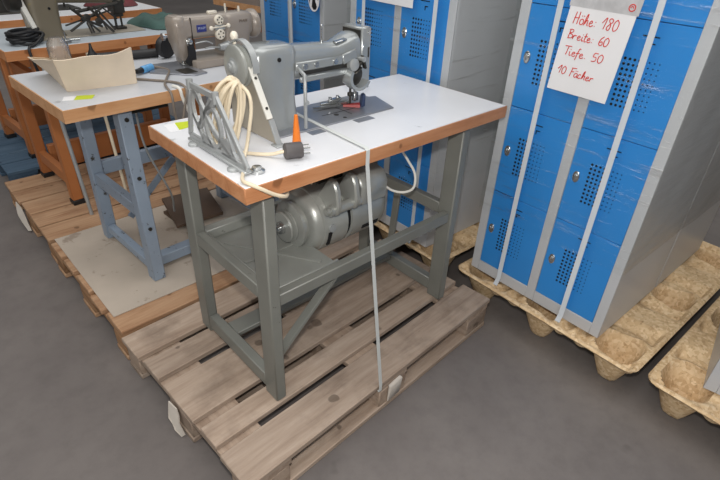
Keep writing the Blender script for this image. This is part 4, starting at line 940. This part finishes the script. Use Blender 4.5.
b = MB().bar((0.125, CV - 0.015, 1.12), (0.150, CV - 0.055, 0.985), 0.022, 0.03, (0, -1, 0.2), 0.002)
gd = mc.add('belt_guard', b, 'cream_strip', None, 'pale belt guard')
b = MB().bar((0.133, CV - 0.01, 1.06), (0.140, CV - 0.03, ZB + 0.001), 0.014, 0.03, (0, -1, 0.2), 0.002)
mc.add('guard_foot', b, 'beige_guard', gd)
b = MB()
for p, q, r in (((0.29, CV - 0.10, 0.968), (0.46, CV - 0.08, 1.055), 0.006), ((0.33, CV - 0.08, 1.06), (0.42, CV - 0.11, 0.955), 0.005), ((0.40, CV - 0.08, 1.065), (0.49, CV - 0.10, 0.945), 0.006), ((0.44, CV - 0.08, 1.05), (0.50, CV - 0.10, 0.955), 0.005), ((0.31, CV - 0.08, 1.07), (0.40, CV - 0.08, 0.985), 0.005), ((0.38, CV - 0.09, 1.0), (0.39, CV - 0.10, 0.95), 0.010), ((0.34, CV - 0.07, 1.045), (0.55, CV - 0.06, 1.07), 0.008), ((0.28, CV - 0.075, 0.99), (0.52, CV - 0.07, 1.045), 0.004), ((0.42, CV - 0.09, 1.07), (0.46, CV - 0.1, 0.96), 0.004), ((0.46, CV - 0.09, 1.06), (0.53, CV - 0.07, 1.0), 0.004), ((0.35, CV - 0.095, 1.02), (0.44, CV - 0.1, 0.975), 0.006)):
    b.cyl(p, q, r, seg=8)
for c in ((0.38, CV - 0.085, 1.02), (0.43, CV - 0.09, 1.0)): b.lathe(c, (0, -1, 0), [(0, 0.016), (0.01, 0.016), (0.012, 0.01)], 14)
mc.add('linkage', b, 'dark_steel', None, 'dark oily linkage levers')
b = MB(); b.cyl((0.235, CV - 0.0545, 1.065), (0.235, CV - 0.05, 1.065), 0.006, seg=10)
mc.add('oil_hole', b, 'void')
# black cable coil and small fittings on the third table
rnd = random.Random(11); pts = []
for i in range(6):
    for k in range(9):
        a = 2 * PI * k / 9; rr = 0.9 + rnd.uniform(-0.18, 0.18)
        pts.append((0.262 + 0.072 * rr * math.cos(a) + 0.02 * math.sin(a), 2.030 + 0.062 * rr * math.sin(a), ZB + 0.008 + 0.009 * i + rnd.uniform(-0.002, 0.004)))
pts += [(0.33, 2.0, ZB + 0.04), (0.27, 1.94, ZB + 0.008), (0.235, 1.905, ZB + 0.006), (0.228, 1.885, ZB - 0.03), (0.24, 1.87, 0.80)]
single('black_cable', 'black cable coiled on the left end of the third table', 'cable', MB().tube(pts, 0.006, 8, 4), 'black', WORLD, (0.245, 2.055, ZB))
def cloth(name, label, mat, c, rx, ry, h, seed, group=None):
    def f(s, t):
        a = 2 * PI * s; n = noise.noise(Vector((math.cos(a) * 1.4 + seed, math.sin(a) * 1.4, t * 2)))
        r = t * (1 + 0.28 * n); x = c[0] + rx * r * math.cos(a); y = c[1] + ry * r * math.sin(a)
        hh = h * (1 - t ** 3) * (0.75 + 0.6 * noise.noise(Vector((x * 13, y * 13, seed)))) + 0.004
        return (x, y, c[2] + max(0.002, hh))
    bm = MB().grid(f, 40, 12)
    return single(name, label, 'cloth', bm, mat, WORLD, c, group)
cloth('folded_cloth', 'dark green cloth heaped on the right end of the third table', 'green_cloth', (0.965, 2.18, ZB), 0.14, 0.20, 0.055, 2.0)
cloth('folded_cloth', 'maroon cloth lying on the farthest table at top left', 'maroon_cloth', (1.06, 2.98, ZB), 0.17, 0.13, 0.05, 5.0)
b = MB().box((0.365, 1.925, ZB + 0.0003), (0.42, 1.955, ZB + 0.016), 0.003).cyl((0.42, 1.94, ZB + 0.012), (0.46, 1.935, ZB + 0.012), 0.006, seg=10).cyl((0.40, 1.94, ZB + 0.012), (0.40, 1.94, ZB + 0.05), 0.003, seg=8)
single('metal_clamp', 'small shiny metal clamp on the front edge of the third table', 'clamp', b, 'steel', WORLD, (0.39, 1.94, ZB))
b = MB().lathe((0.335, 1.452, ZB + 0.0003), (0, 0, 1), [(0, 0.022), (0.035, 0.024), (0.05, 0.014), (0.065, 0.007), (0.085, 0.004), (0.086, 0.002)], 18)
single('oil_can', 'small black oil can standing behind the cardboard tray', 'oil can', b, 'black', WORLD, (0.335, 1.452, ZB))
b = MB().lathe((0.62, 1.43, ZB + 0.045), (0.25, -0.9, 0), [(0, 0.03), (0.002, 0.043), (0.02, 0.0448), (0.03, 0.04), (0.031, 0.01)], 24)
single('black_spool', 'round black spool left of the beige machine head', 'spool', b, 'black', WORLD, (0.62, 1.42, ZB))
b = MB().cyl((0.42, 1.505, ZB + 0.052), (0.60, 1.46, ZB + 0.075), 0.004, seg=8)
# machine parts on the farthest table
md = Thing('sewing_machine', 'dark sewing machine cut off by the top-left corner on the farthest table', 'sewing machine', FD, (0.35, 0.3, ZB), 'industrial sewing machines')
b = MB().box((0.14, 0.20, ZB + 0.0002), (0.66, 0.40, ZB + 0.008), 0.002)
md.add('bed_plate', b, 'dark_steel')
b = MB().loft([(ZB + 0.0082, 0.25, 0.30, 0.075, 0.06), (1.0, 0.25, 0.30, 0.065, 0.055), (1.17, 0.26, 0.30, 0.075, 0.055), (1.2, 0.26, 0.30, 0.06, 0.04)], 24, 4.5, 'z').loft([(0.2, 0.30, 1.14, 0.045, 0.05), (0.45, 0.30, 1.13, 0.04, 0.042), (0.62, 0.30, 1.12, 0.045, 0.055), (0.64, 0.30, 1.12, 0.03, 0.04)], 24, 3.4, 'x')
md.add('body', b, 'dark_steel', angle=50)
b = MB().box((0.58, 0.26, 1.0), (0.63, 0.34, 1.1), 0.003).cyl((0.60, 0.30, 0.944), (0.60, 0.30, 1.0), 0.006, seg=10)
md.add('needle_head', b, 'dark_steel')
